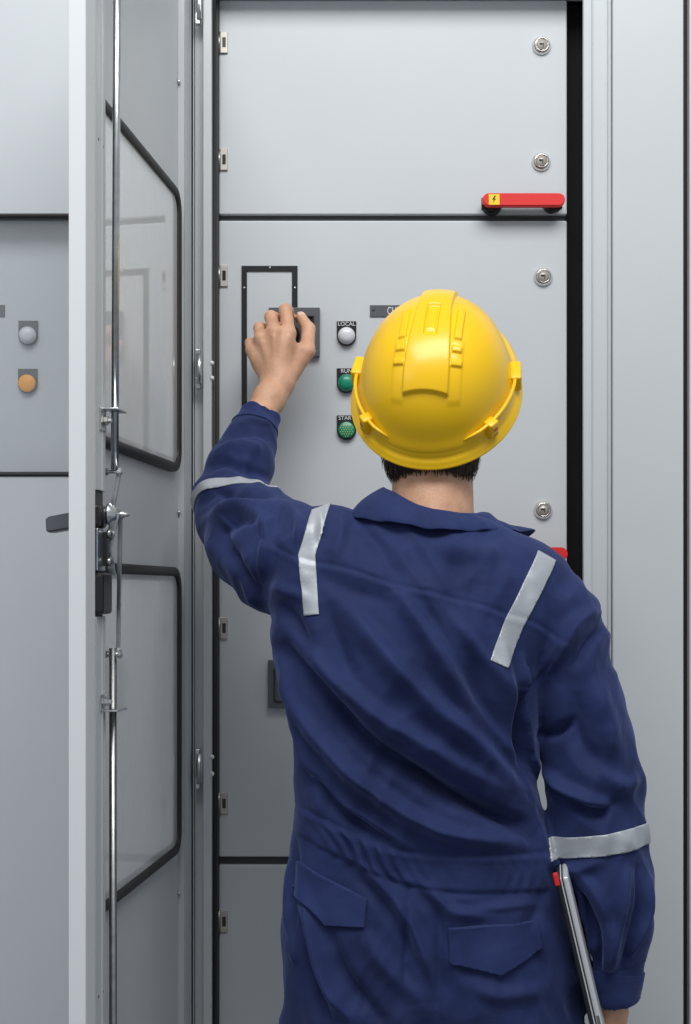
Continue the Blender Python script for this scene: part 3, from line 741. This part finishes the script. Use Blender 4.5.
# the cloth makes way for the laptop held against it
sl, x, y, z = K.sub(LT0-Vector((.08, .05, .32)), LT0+Vector((.16, .30, .05)))
def lcoord(v): return (x-LT0.x)*v.x+(y-LT0.y)*v.y+(z-LT0.z)*v.z
dl = np.maximum(np.maximum(np.abs(lcoord(e1_)-LN/2)-LN/2, np.abs(lcoord(fw)-WD/2)-WD/2), np.abs(lcoord(tk)-.001)-.0085)-.0008
K.blend(sl, dl.astype('f'), .004, True)
# hollow the cuffs
K.cone(pc-ax*.010, pc+ax*.03, .0262, .0262, .002, sub=True)
K.cone(pr+Vector((0, 0, .012)), pr-Vector((0, 0, .03)), .031, .031, .002, sub=True)
# hollow neck
K.cone(P(432, 520, -.50), P(434, 470, -.50), .064, .066, .004, sub=True)
V, Fq = K.mesh('coverall'); V = relax(V, Fq, 3); del K
N = vnormals(V, Fq); px, py = proj(V)
face = np.clip(-N[:, 1]*1.3+.15, 0, 1)
def polyd(pl):
    """distance (px) from every vertex to a polyline, signed side, and position 0..1"""
    P_ = np.array(pl, float); best = np.full(len(px), 1e9); sd = np.zeros(len(px)); tt = np.zeros(len(px)); L = np.r_[0, np.cumsum(np.hypot(*np.diff(P_, axis=0).T))]
    for i in range(len(P_)-1):
        a, b_ = P_[i], P_[i+1]; ab = b_-a; l2 = ab@ab; t = np.clip(((px-a[0])*ab[0]+(py-a[1])*ab[1])/l2, 0, 1)
        dx, dy = px-a[0]-t*ab[0], py-a[1]-t*ab[1]; d_ = np.hypot(dx, dy); mk = d_ < best
        best[mk] = d_[mk]; sd[mk] = np.sign(ab[0]*dy-ab[1]*dx)[mk]; tt[mk] = ((L[i]+t*math.sqrt(l2))/L[-1])[mk]
    return best, sd, tt
def spl(pl, n=6):
    p = [np.array(q, float) for q in pl]; p = [2*p[0]-p[1]]+p+[2*p[-1]-p[-2]]; out = []
    for i in range(1, len(p)-2):
        for k in range(n):
            t = k/n; out.append(.5*((2*p[i])+(-p[i-1]+p[i+1])*t+(2*p[i-1]-5*p[i]+4*p[i+1]-p[i+2])*t*t+(-p[i-1]+3*p[i]-3*p[i+1]+p[i+2])*t**3))
    out.append(p[-2]); return out
H = np.zeros(len(V))
near = V[:, 1]
def fold(pl, h, wpx, asym=1., region=None):
    """h in mm (+ ridge / - trough); width on the far side divided by asym to give a sharp flank"""
    global H
    d_, s_, t_ = polyd(spl(pl)); wv = np.where(s_ > 0, wpx, wpx*asym)
    wv = wv*.85; g = np.exp(-(d_/wv)**2)*np.clip(np.sin(np.pi*np.clip(t_*.94+.03, 0, 1)), 0, 1)**.55
    if region is not None: g = g*region
    H += h*.0026*g*face
def seam(pl, h=-1.6, wpx=2.0, pad=1.1):
    """sewn seam: narrow groove with a slightly raised lip beside it"""
    global H
    d_, s_, t_ = polyd(spl(pl)); H += (h*np.exp(-(d_/wpx)**2)+pad*np.exp(-((d_-4.5)/3.)**2)*(s_ > 0))*.001*face
armR = px > 525+np.clip((py-690)*.12, 0, 25)                      # vertices on the right sleeve
tors = ~((py > 690) & armR)
FOLDS = [
 # back: long diagonal folds
 ([(352, 612), (392, 660), (430, 700), (480, 745), (520, 790)], 9, 15, .6),
 ([(400, 598), (432, 640), (462, 690), (492, 730), (520, 762)], 7, 13, .6),
 ([(430, 590), (462, 630), (495, 672), (515, 700)], 4, 11, .7),
 ([(285, 648), (320, 690), (365, 738), (430, 782), (500, 818), (535, 835)], -12, 12, .8),
 ([(300, 640), (335, 678), (380, 716), (440, 752), (500, 790)], 8, 13, .7),
 ([(282, 680), (310, 722), (350, 768), (400, 808), (450, 832), (520, 842)], 10, 12, .6),
 ([(290, 735), (312, 775), (345, 812), (392, 842)], -8, 8, .8),
 ([(298, 745), (330, 792), (365, 818), (410, 846)], 5, 8, .8),
 ([(399, 757), (440, 788), (490, 812), (530, 822)], -9, 8, .8),
 ([(292, 700), (300, 740), (318, 790), (322, 815)], 5, 8, .7),
 ([(470, 655), (478, 700), (500, 745), (528, 785)], -6, 13, 1),
 ([(500, 640), (508, 690), (520, 740)], 5, 12, .7),
 ([(320, 575), (350, 590), (390, 602)], -2.5, 10, 1),
 ([(350, 520), (378, 545), (390, 575)], -3, 9, 1), ([(410, 535), (450, 550), (500, 552)], 3, 11, 1),
 ([(500, 545), (520, 570), (530, 600)], -3, 10, 1), ([(345, 512), (340, 535), (335, 560)], 3, 8, 1),
 ([(280, 600), (300, 630), (312, 655)], -5, 9, .8), ([(325, 600), (336, 640), (352, 680)], -4, 11, 1),
 ([(270, 585), (290, 592), (310, 600)], 3, 8, 1),
 ([(275, 655), (284, 670), (290, 700)], 5, 7, .7),
 # hips / trousers
 ([(367, 868), (398, 905), (420, 950), (430, 1010)], 6, 13, .6), ([(405, 890), (408, 940), (404, 990)], -2.5, 6, 1),
 ([(412, 890), (438, 915), (440, 975), (438, 1010)], -4, 9, .7), ([(352, 868), (390, 910), (418, 960), (440, 1020)], -5, 9, .8),
 ([(428, 888), (445, 905), (470, 912), (540, 905)], 5, 9, .7),
 ([(306, 890), (315, 940), (328, 985), (352, 1020)], 7, 9, .6), ([(300, 915), (308, 960), (320, 1000), (330, 1024)], -7, 8, .8),
 ([(330, 935), (345, 975), (372, 1010), (385, 1024)], -6, 10, .8), ([(287, 860), (289, 920), (296, 960)], 6, 4, .7), ([(294, 830), (292, 900), (291, 950)], -5, 4, 1),
 ([(365, 935), (390, 970), (420, 1000)], 5, 12, .7), ([(545, 890), (530, 930), (550, 980)], -4, 9, 1),
 ([(470, 985), (500, 995), (545, 990)], 4, 10, 1),
 ([(445, 905), (490, 912), (535, 908)], -3, 6, 1),
 # left raised sleeve
 ([(205, 470), (225, 462), (250, 470), (268, 478)], -6, 6, .8), ([(212, 455), (232, 445), (262, 450)], 4, 8, .7),
 ([(225, 440), (245, 432), (268, 438)], -3, 5, 1), ([(238, 426), (252, 420), (270, 424)], 2.5, 4, 1),
 ([(198, 505), (215, 492), (240, 494), (275, 497)], -7, 6, .8), ([(205, 520), (222, 508), (250, 505), (285, 505)], 6, 7, .7),
 ([(222, 530), (240, 518), (262, 520)], -6, 7, .8), ([(205, 540), (222, 555), (245, 585), (262, 612)], 6, 9, .7),
 ([(216, 520), (226, 545), (245, 575), (258, 590)], -6, 8, .8), ([(250, 512), (268, 530), (262, 575)], 5, 9, .7), ([(285, 505), (275, 520), (268, 545)], -4, 6, 1),
 ([(290, 508), (300, 522), (298, 545)], 4, 6, .8), ([(320, 508), (322, 525), (318, 545)], -3.5, 5, 1),
 ([(232, 560), (243, 590), (258, 615)], -4, 6, 1),
 # right sleeve
 ([(598, 612), (580, 622), (566, 645), (552, 668)], 6, 9, .6), ([(608, 625), (590, 640), (575, 665)], -5, 7, .8),
 ([(528, 660), (526, 690), (534, 722), (552, 724), (562, 712)], 9, 8, .6), ([(523, 690), (522, 730), (530, 770)], -14, 9, .8),
 ([(540, 735), (556, 732), (570, 722)], -6, 6, .8),
 ([(535, 762), (560, 785), (592, 800), (610, 806)], 8, 9, .6), ([(548, 782), (570, 800), (600, 812), (618, 800)], -6, 7, .8),
 ([(590, 660), (605, 720), (622, 770)], 5, 13, .8), ([(576, 690), (580, 740), (600, 765)], -4, 11, 1), ([(600, 770), (622, 785), (640, 778)], 4, 9, .8),
 ([(545, 858), (572, 868), (598, 862)], 5, 8, .7), ([(562, 880), (585, 910), (598, 950)], -6, 9, .8),
 ([(575, 868), (600, 900), (610, 940), (608, 965)], 5, 9, .7), ([(628, 870), (622, 910), (616, 950), (612, 970)], 6, 7, .5), ([(638, 868), (640, 905), (630, 945), (622, 972)], -6, 5, .7),
 ([(650, 880), (645, 915), (632, 955)], 5, 5, .7), ([(596, 925), (600, 950), (598, 972)], -4, 4, 1), ([(604, 940), (606, 970)], 3, 3, 1),
]
for f_ in FOLDS:
    pl, h_, w_, a_ = f_; cxm = np.mean([q[0] for q in pl]); cym = np.mean([q[1] for q in pl])
    reg = None
    if cym > 690: reg = (armR if cxm > 545 or (cxm > 528 and cym > 720 and cym < 870) else ~armR).astype(float)
    fold(pl, h_, w_, a_, reg)
# gathered elastic in the waistband (left half) and its two stitched edges
wb_top = [(286, 805), (303, 808), (331, 822), (375, 842), (416, 853), (480, 855), (545, 853)]
wb_bot = [(284, 828), (303, 839), (352, 865), (404, 885), (450, 893), (500, 894), (556, 892)]
rT = (~armR).astype(float)
face_bak = face; face = face*rT
seam(wb_top, -2.0, 2.2, 1.2); seam(wb_bot, -2.0, 2.2, -.4)
dt, st, _ = polyd(spl(wb_top)); db, sb, _ = polyd(spl(wb_bot)); band = (st > 0) & (sb < 0)
bandw = np.clip(np.minimum(dt, db)/5, 0, 1)*band
gath = np.sin((px*.86-py*.5)*.62+1.2*np.sin(py*.11))*np.exp(-((px-370)/38)**2)*4.5+np.sin(px*.55+np.sin(py*.2))*np.exp(-((px-520)/30)**2)*1.2
H += gath*.001*bandw*face+.0025*bandw*face
# vertical seams below the waist and the seat seam
seam([(410, 886), (406, 930), (404, 985), (402, 1024)], -1.3, 1.7, .6)
seam([(366, 930), (364, 975), (362, 1010)], -1.4, 1.7, .5); seam([(450, 930), (449, 965), (447, 990)], -1.4, 1.7, .5)
face = face_bak
# yoke and armhole seams
seam([(263, 539), (297, 557), (342, 567), (391, 583), (440, 595), (476, 603), (505, 613), (534, 622), (565, 643)], -1.7, 2.0, 1.1)
seam([(600, 608), (580, 624), (565, 645), (545, 671), (524, 696)], -2.0, 2.0, 1.4)
seam([(283, 494), (268, 515), (261, 541), (259, 585), (268, 621)], -2.0, 2.0, 1.2)
# cuff seams
seam([(590, 955), (605, 969), (625, 973), (645, 963)], -2.2, 2.2, -1.5)
# pocket on the left upper sleeve
seam([(222, 514), (232, 524), (246, 521), (254, 514)], -1.6, 2.0, .8)
# general low-frequency unevenness of the cloth, in 3-D
q = V*np.array([1, 1, .55])
nz = sum(np.sin(q@np.array(k_)+ph)*am for k_, ph, am in (((38, 21, 55), .3, .0016), ((-60, 33, 42), 1.7, .0013), ((85, -40, -62), 2.9, .0009), ((25, 70, -95), 4.1, .0008)))
warp = q+.02*np.stack([np.sin(q[:, 2]*31+q[:, 0]*17), np.sin(q[:, 0]*27+1), np.sin(q[:, 0]*35+q[:, 1]*20+2)], 1)
cr = sum(am*(np.abs(np.sin(warp@np.array(k_)+ph))-.64) for k_, ph, am in (((46, 10, 62), .7, -.0030), ((-33, 24, 71), 2.2, -.0024), ((90, 30, -50), 1.1, -.0014)))
patchy = np.clip(.5+.9*np.sin(q@np.array((13, 9, 17))+1.3)*np.sin(q@np.array((-11, 7, 21))), 0, 1)
V = V+N*(H+nz*.9+cr*patchy*1.25)[:, None]
V = relax(V, Fq, 1, .35)
me = mk_mesh('coverall', V, Fq); 
cov = link('coverall', me, M['navy'], person, True)
# pieces sewn on the cloth: cut clean outlines out of a copy of the surface, lift and thicken them
V_raw = V; V_s = relax(V, Fq, 3); V_ss = relax(V, Fq, 22)
def patch(name, m_, cells, lift=.0022, V=V_s, parent=cov):
    out = bmesh.new()
    for planes, box in cells:
        lo, hi = box; mk = ((V > np.array(lo)) & (V < np.array(hi))).all(1); fm = mk[Fq].all(1); Fs = Fq[fm]
        ids, inv = np.unique(Fs.ravel(), return_inverse=True); b = bmesh.new(); vs = [b.verts.new(V[i]) for i in ids]; inv = inv.reshape(-1, 4)
        for r in inv: b.faces.new([vs[k] for k in r])
        for p, n in planes:
            bmesh.ops.bisect_plane(b, geom=b.verts[:]+b.edges[:]+b.faces[:], dist=1e-6, plane_co=p, plane_no=n, clear_outer=True)
        b.normal_update(); b.verts.index_update(); nv = [out.verts.new(v.co+v.normal*lift) for v in b.verts]
        for f in b.faces: g = out.faces.new([nv[v.index] for v in f.verts]); g.smooth = True
        b.free()
    if not out.verts: print('EMPTY PATCH', name, cells[0][0][:1]); return None
    bmesh.ops.remove_doubles(out, verts=out.verts[:], dist=.0003)
    bmesh.ops.recalc_face_normals(out, faces=out.faces[:])
    me_ = bpy.data.meshes.new(name); out.to_mesh(me_); out.free()
    o = link(name, me_, m_, parent, False); me_.polygons.foreach_set('use_smooth', [True]*len(me_.polygons))
    md = o.modifiers.new('thickness', 'SOLIDIFY'); md.thickness = lift*1.15; md.offset = -1
    return o
def prism_planes(poly, Y):
    """planes through a convex outline on the back, running straight away from the viewer side (along y)"""
    pts = [P(a, b_, Y) for a, b_ in poly]; c = sum(pts, Vector())/len(pts); out = []
    for i in range(len(pts)):
        a, b_ = pts[i], pts[(i+1) % len(pts)]; e = b_-a; n = Vector((e.z, 0, -e.x)).normalized()
        if (c-a).dot(n) > 0: n = -n
        out.append((a, n))
    return out
backbox = ((-.3, -.72, .5), (.52, -.505, 1.6))
def quadcells(quads, Y): return [(prism_planes(q_, Y), ((-.3, -.72, .5), (.52, -.50, 1.6))) for q_ in quads]
# right shoulder strap of tape
patch('reflective_strip', M['tape'], quadcells([[(543, 550), (562, 560), (523.5, 628), (505.5, 619)], [(505.5, 619), (523.5, 628), (507, 668), (489, 660)]], -.61))
patch('reflective_strip', M['tape'], quadcells([[(311, 508), (330, 500), (315, 555), (297.5, 555)], [(297.5, 555), (315, 555), (319, 614.5), (304.5, 616)]], -.60))
# band round the right sleeve
axr = (P(605, 885, -.515)-P(594, 780, -.515)).normalized()
c1 = P(596, 826, -.515); c2 = P(599, 846.5, -.515); tl = (axr+Vector((.05, 0, 0))).normalized()
ra = X(546, -.53)
patch('reflective_strip', M['tape'], [([(c1, -tl), (c2, tl)], ((ra, -.70, .9), (.6, -.35, 1.3)))])
# band round the raised sleeve, below the elbow
axl = Vector((.12, .52, .85)).normalized(); e1 = P(230, 514, -.28); 
patch('reflective_strip', M['tape'], [([(e1+axl*.000, -axl), (e1+axl*.019, axl)], ((-.30, -.36, 1.40), (-.07, -.12, 1.75)))])
# pocket flaps
patch('pocket_flap', M['navy2'], quadcells([[(299, 871), (367, 900), (364, 928), (325, 929), (294, 902)]], -.62), .0065, V_ss)
patch('pocket_flap', M['navy2'], quadcells([[(449, 927), (539, 925), (544, 951), (500, 974), (450, 962)]], -.62), .0065, V_ss)
# cuffs
patch('cuff', M['navy2'], [([(P(612, 968, -.515), Vector((.12, 0, 1)).normalized())], ((X(583, -.55), -.64, .70), (.50, -.40, 1.0)))], .0022)
patch('cuff', M['navy2'], [([(P(253, 431, -.17), -ax)], ((-.22, -.30, 1.60), (-.08, -.06, 1.78)))], .0018)
# collar
def collar():
    b = bmesh.new(); c0 = P(432, 513, -.50); rows_ = []
    n = 72
    # th=0 at the back, + towards viewer's right
    tab = [(-168, .060, .120, -.062, -.118), (-140, .066, .105, -.028, -.085), (-105, .069, .112, .012, -.026), (-80, .068, .122, .036, -.006), (-50, .069, .108, .027, -.012), (-20, .070, .097, .008, -.020), (0, .070, .097, .001, -.026),
           (25, .070, .097, -.003, -.027), (50, .071, .100, -.004, -.026), (75, .072, .108, -.005, -.024), (95, .071, .128, -.008, -.026), (110, .070, .172, -.014, -.018), (119, .069, .160, -.020, -.036), (140, .067, .118, -.036, -.078), (168, .060, .120, -.062, -.118)]
    T = np.array(tab)
    for i in range(n+1):
        th_ = -168+336*i/n; ri, ro, zt_, zb2 = [np.interp(th_, T[:, 0], T[:, j]) for j in range(1, 5)]
        a = math.radians(th_); dr = Vector((math.sin(a), -math.cos(a), 0)); row = []
        prof = [(ri-.001, zt_-.026), (ri-.002, zt_-.008), (ri, zt_-.001), (ri+.003, zt_+.0015), (ri+.007, zt_-.001), (ri+(ro-ri)*.72, zt_+(zb2-zt_)*.45), (ro, zb2), (ro-.0015, zb2-.002), (ro-.004, zb2), (ri+.003, zt_-.008)]
        wob = .0012*math.sin(th_*.16)+.0008*math.sin(th_*.31+1)
        for k_, (r_, zz) in enumerate(prof):
            row.append(b.verts.new(c0+Vector((dr.x*r_*1.0, dr.y*r_*.95, zz+wob*(k_ > 3)))+dr*wob*(k_ > 4)))
        rows_.append(row)
    for p_, q_ in zip(rows_, rows_[1:]):
        for k_ in range(len(p_)-1): f = b.faces.new((p_[k_], p_[k_+1], q_[k_+1], q_[k_])); f.smooth = True
    me_ = bpy.data.meshes.new('collar'); bmesh.ops.recalc_face_normals(b, faces=b.faces[:]); b.to_mesh(me_); b.free()
    o = link('collar', me_, M['navy2'], cov, True); md = o.modifiers.new('sub', 'SUBSURF'); md.levels = 2; md.render_levels = 2
    return o
collar()
# boots
for kx_ in (.018, .232):
    bf = Field((kx_-.09, -.70, -.01), (kx_+.09, -.26, .22), .005)
    bf.chain([(Vector((kx_, -.53, .045)), .045), (Vector((kx_, -.42, .042)), .044), (Vector((kx_, -.33, .035)), .038)], .02); bf.cone((kx_, -.51, .06), (kx_, -.50, .17), .05, .055, .02)
    bf.cut((0, 0, .003), (0, 0, -1)); Vb, Fb = bf.mesh('boot'); link('boot', mk_mesh('boot', Vb, Fb), M['boot'], person, True)
# ---------------- hair: cap plus short locks down to the nape
hf = Field(tuple(FL(0, 0, 0)-Vector((.13, .14, .19))), tuple(FL(0, 0, 0)+Vector((.13, .14, .14))), .004)
hf.ell(FL(0, -.012, .012), (.0785, .0935, .088), .01, Rf); hf.ell(FL(0, -.064, -.072), (.067, .050, .064), .02, Rf)
hf.ell(FL(0, .09, -.06), (.075, .075, .09), .01, Rf, sub=True)
Vh, Fh = hf.mesh('hair'); nrm = vnormals(Vh, Fh); b = bmesh.new(); vs = [b.verts.new(v) for v in Vh]
for r in Fh: f = b.faces.new([vs[k] for k in r]); f.smooth = True
cand = np.where((nrm[:, 1] < .45) & (Vh[:, 2] < float(FL(0, -.05, -.01).z)) & (nrm[:, 2] > -.8))[0]
for i in rng.choice(cand, min(1900, len(cand)), replace=False):
    p = Vector(Vh[i])-Vector(nrm[i])*.003; nn = Vector(nrm[i]); dn = Vector((rng.normal(0, .16)-nn.x*.15, .10+rng.normal(0, .1), -1)); dn = (dn-nn*dn.dot(nn)*.9).normalized()
    L_ = rng.uniform(.012, .030); sd = dn.cross(nn).normalized()*rng.uniform(.0008, .0016); rows_ = []
    for k_ in range(4):
        t = k_/3; c = p+dn*L_*t+nn*(.0055*math.sin(t*2.2)); w_ = sd*(1-t*.92); rows_.append([b.verts.new(c-w_), b.verts.new(c+nn*.0012*(1-t)), b.verts.new(c+w_)])
    for u_, v_ in zip(rows_, rows_[1:]):
        for k_ in range(2): b.faces.new((u_[k_], u_[k_+1], v_[k_+1], v_[k_])).smooth = True
me = bpy.data.meshes.new('hair'); b.to_mesh(me); b.free(); link('hair', me, M['hair'], person, False)

# ---------------- hard hat
def sstep(x, a, b_): t = np.clip((x-a)/(b_-a), 0, 1); return t*t*(3-2*t)
def boxm(u, u0, u1, e): return sstep(u, u0-e, u0+e)*(1-sstep(u, u1-e, u1+e))
def helmet():
    A_, Bf, Bb, Hh = .1085, .140, .132, .116
    naz, nel = 420, 210; az = np.linspace(0, 2*np.pi, naz, endpoint=False); el = np.linspace(math.radians(0), math.radians(89.9), nel)
    AZ, EL_ = np.meshgrid(az, el)                       # az 0 = rear
    ce = np.cos(EL_)**.86; xx = A_*ce*np.sin(AZ); yy = -ce*np.cos(AZ)*np.where(np.cos(AZ) > 0, Bb, Bf); zz = Hh*np.sin(EL_)
    nx2, ny2, nz2 = xx/A_**2, yy/.136**2, zz/Hh**2; l_ = np.sqrt(nx2**2+ny2**2+nz2**2); nx2, ny2, nz2 = nx2/l_, ny2/l_, nz2/l_
    ph = np.degrees(np.arctan2(zz/Hh, -yy/.135))        # 0 rear rim .. 90 top .. 180 front
    ax_ = np.abs(xx)
    hw = .0300-.0070*sstep(ph, 55, 112)
    d_ = .0055*(1-sstep(ax_, hw-.0018, hw+.0018))*boxm(ph, 44-3000*ax_**2, 158, 1.6)          # centre panel
    d_ += -.0040*boxm(ax_, -1, .0085, .0012)*boxm(ph, 80, 106, 1.2)                         # slot in the panel
    d_ += .0015*boxm(ax_, -1, .0055, .0010)*boxm(ph, 84, 102, 1.2)
    d_ += .0040*boxm(ax_, .0325, .0425, .0013)*boxm(ph, 79, 106, 1.2)                         # side ribs
    d_ += .0032*boxm(ax_, .0315, .0440, .0012)*boxm(ph, 69.5, 73.5, .8)+.0032*boxm(ax_, .0315, .0460, .0012)*boxm(ph, 60, 64, .8)   # short steps
    d_ += .0012*boxm(ax_, .030, .047, .002)*boxm(ph, 36, 79, 3)
    d_ += .0050*np.exp(-((np.degrees(EL_)-0)/7)**2)                                           # flare to the rim
    S = [np.stack([xx+nx2*d_, yy+ny2*d_, zz+nz2*d_], -1)]
    # lower skirt: ledge, gutter wall, brim lip, and underside
    def ringpt(off, z_):
        pk = np.clip(-np.cos(az), 0, 1)**3*.035          # front peak
        off_ = off+pk*(off > .008)
        return np.stack([np.sin(az)*(A_+off_), -np.cos(az)*(np.where(np.cos(az) > 0, Bb, Bf)+off_), np.full(naz, 0.)+z_-pk*.25*(off > .008)], -1)
    skirt = [ringpt(.0055, -.001), ringpt(.0062, -.006), ringpt(.0068, -.0085), ringpt(.0095, -.0105), ringpt(.0125, -.0145), ringpt(.0140, -.0180), ringpt(.0150, -.0190), ringpt(.0158, -.0205), ringpt(.0152, -.0222), ringpt(.0135, -.0222), ringpt(.010, -.018), ringpt(.004, -.012), ringpt(.001, -.003), ringpt(-.004, .02)]
    G = [S[0][i] for i in range(nel)][::-1]+skirt        # top .. rim .. inside
    # inner shell
    for k_ in range(1, 12):
        e = math.radians(8+7.2*k_); G.append(np.stack([(A_-.006)*math.cos(e)**.86*np.sin(az), -np.cos(az)*math.cos(e)**.86*(np.where(np.cos(az) > 0, Bb, Bf)-.006), np.full(naz, (Hh-.006)*math.sin(e))], -1))
    G = np.array(G); V_ = G.reshape(-1, 3)@np.array(RH).T+np.array(HC)
    r_, c_ = G.shape[:2]; i, j = np.meshgrid(np.arange(r_-1), np.arange(c_), indexing='ij'); j2 = (j+1) % c_
    Q = np.stack([i*c_+j, (i+1)*c_+j, (i+1)*c_+j2, i*c_+j2], -1).reshape(-1, 4)
    o = link('hard_hat', mk_mesh('hard_hat', V_, Q), M['helmet'], person, True)
    # raised rail above the rim from the side slots round to the rear, on each side, and the four slot clips
    def rim(a, off, z_): return HL(math.sin(a)*(A_+off), -math.cos(a)*(Bb+off), z_)
    for sg in (-1, 1):
        m_ = MB(); a0, a1 = math.radians(28), math.radians(102); pts = [rim(sg*(a0+(a1-a0)*k_/24), .0025+.003*min(1, k_/4), .010+.008*math.sin(math.pi*min(1, k_/24))**.5) for k_ in range(25)]
        m_.tube(pts, [.0010+.0018*min(1, k_/3) for k_ in range(25)], 10); m_.build('rim_rail', M['helmet'], o, True)
    for az_, wd in ((-97, .018), (97, .018), (-50, .0085), (50, .0085)):
        a = math.radians(az_); m_ = MB(); c = Vector((math.sin(a)*(A_+.0065), -math.cos(a)*(Bb+.0065), .003)); tg = Vector((math.cos(a)*A_, math.sin(a)*Bb, 0)).normalized(); od = Vector((tg.y, -tg.x, 0))
        m_.T = lambda co: HL(*(c+tg*co[0]+od*co[1]+Vector((0, 0, co[2])))); m_.box(-wd, wd, -.009, .0075, -.010, .017, .003, 3); m_.build('slot_clip', M['helmet'], o, True)
        m_ = MB(); m_.T = lambda co: HL(*(c+tg*co[0]+od*co[1]+Vector((0, 0, co[2])))); m_.box(-wd*.55, wd*.55, .004, .0080, .002, .0085, .001); m_.build('slot', M['orange_tab'], o)
        m_ = MB(); m_.T = lambda co: HL(*(c+tg*co[0]+od*co[1]+Vector((0, 0, co[2])))); m_.box(-wd*.6, wd*.6, .0045, .0078, -.0085, -.001, .001); m_.build('clip_shade', M['helmet_shade'], o)  # darker block on the clip face stands for a shaded recess
helmet()
# ================================================================== laptop held under the right arm
lap = empty('laptop', LT1, 'slim closed silver laptop with dark lid carried at the right hip under the arm', 'laptop')
def lslab(name, a0, a1, m_, bev, ex=0.):
    m = MB(); m.T = LTt; m.box(-ex, LN, 0, WD, a0, a1, bev, 3); return m.build(name, m_, lap)
lslab('lid', -.0075, -.0018, M['lap_dk'], .002); lslab('screen_edge', -.0016, .0006, M['lap'], .0008); lslab('hinge_gap', .0006, .0016, M['lap_dk'], .0003); lslab('base', .0016, .0095, M['lap'], .003)
for a0, a1, mm in ((.195, .224, M['steel_dk']), (.232, .246, M['lap_dk'])):
    m = MB(); m.T = LTt; m.box(a0, a1, -.0006, .004, .0036, .0076, .0006); m.build('port', mm, lap)
m = MB(); m.T = LTt; m.box(-.008, .010, -.002, .006, -.010, -.003, .002); m.build('red_tab', M['red'], lap)
# ================================================================== lights
w = bpy.data.worlds.new('world'); SC.world = w; w.use_nodes = True
bg = w.node_tree.nodes['Background']; bg.inputs[0].default_value = (.86, .93, 1, 1); bg.inputs[1].default_value = .40
def area(name, loc, target, size, size_y, power, col=(1, 1, 1)):
    ld_ = bpy.data.lights.new(name, 'AREA'); ld_.shape = 'RECTANGLE'; ld_.size = size; ld_.size_y = size_y; ld_.energy = power; ld_.color = col
    o = bpy.data.objects.new(name, ld_); C.objects.link(o); o.location = loc
    o.rotation_euler = (Vector(target)-Vector(loc)).to_track_quat('-Z', 'Y').to_euler(); return o
area('overhead_softbox', (.1, -2.3, 4.1), (0, -.15, 1.6), 3.0, 1.3, 108, (1, .985, .96))
area('left_fill', (-2.3, -2.8, 3.0), (0, -.3, 1.7), 1.4, 1.4, 9, (1, .98, .95))  # added fill to brighten the left side, no lamp stands there
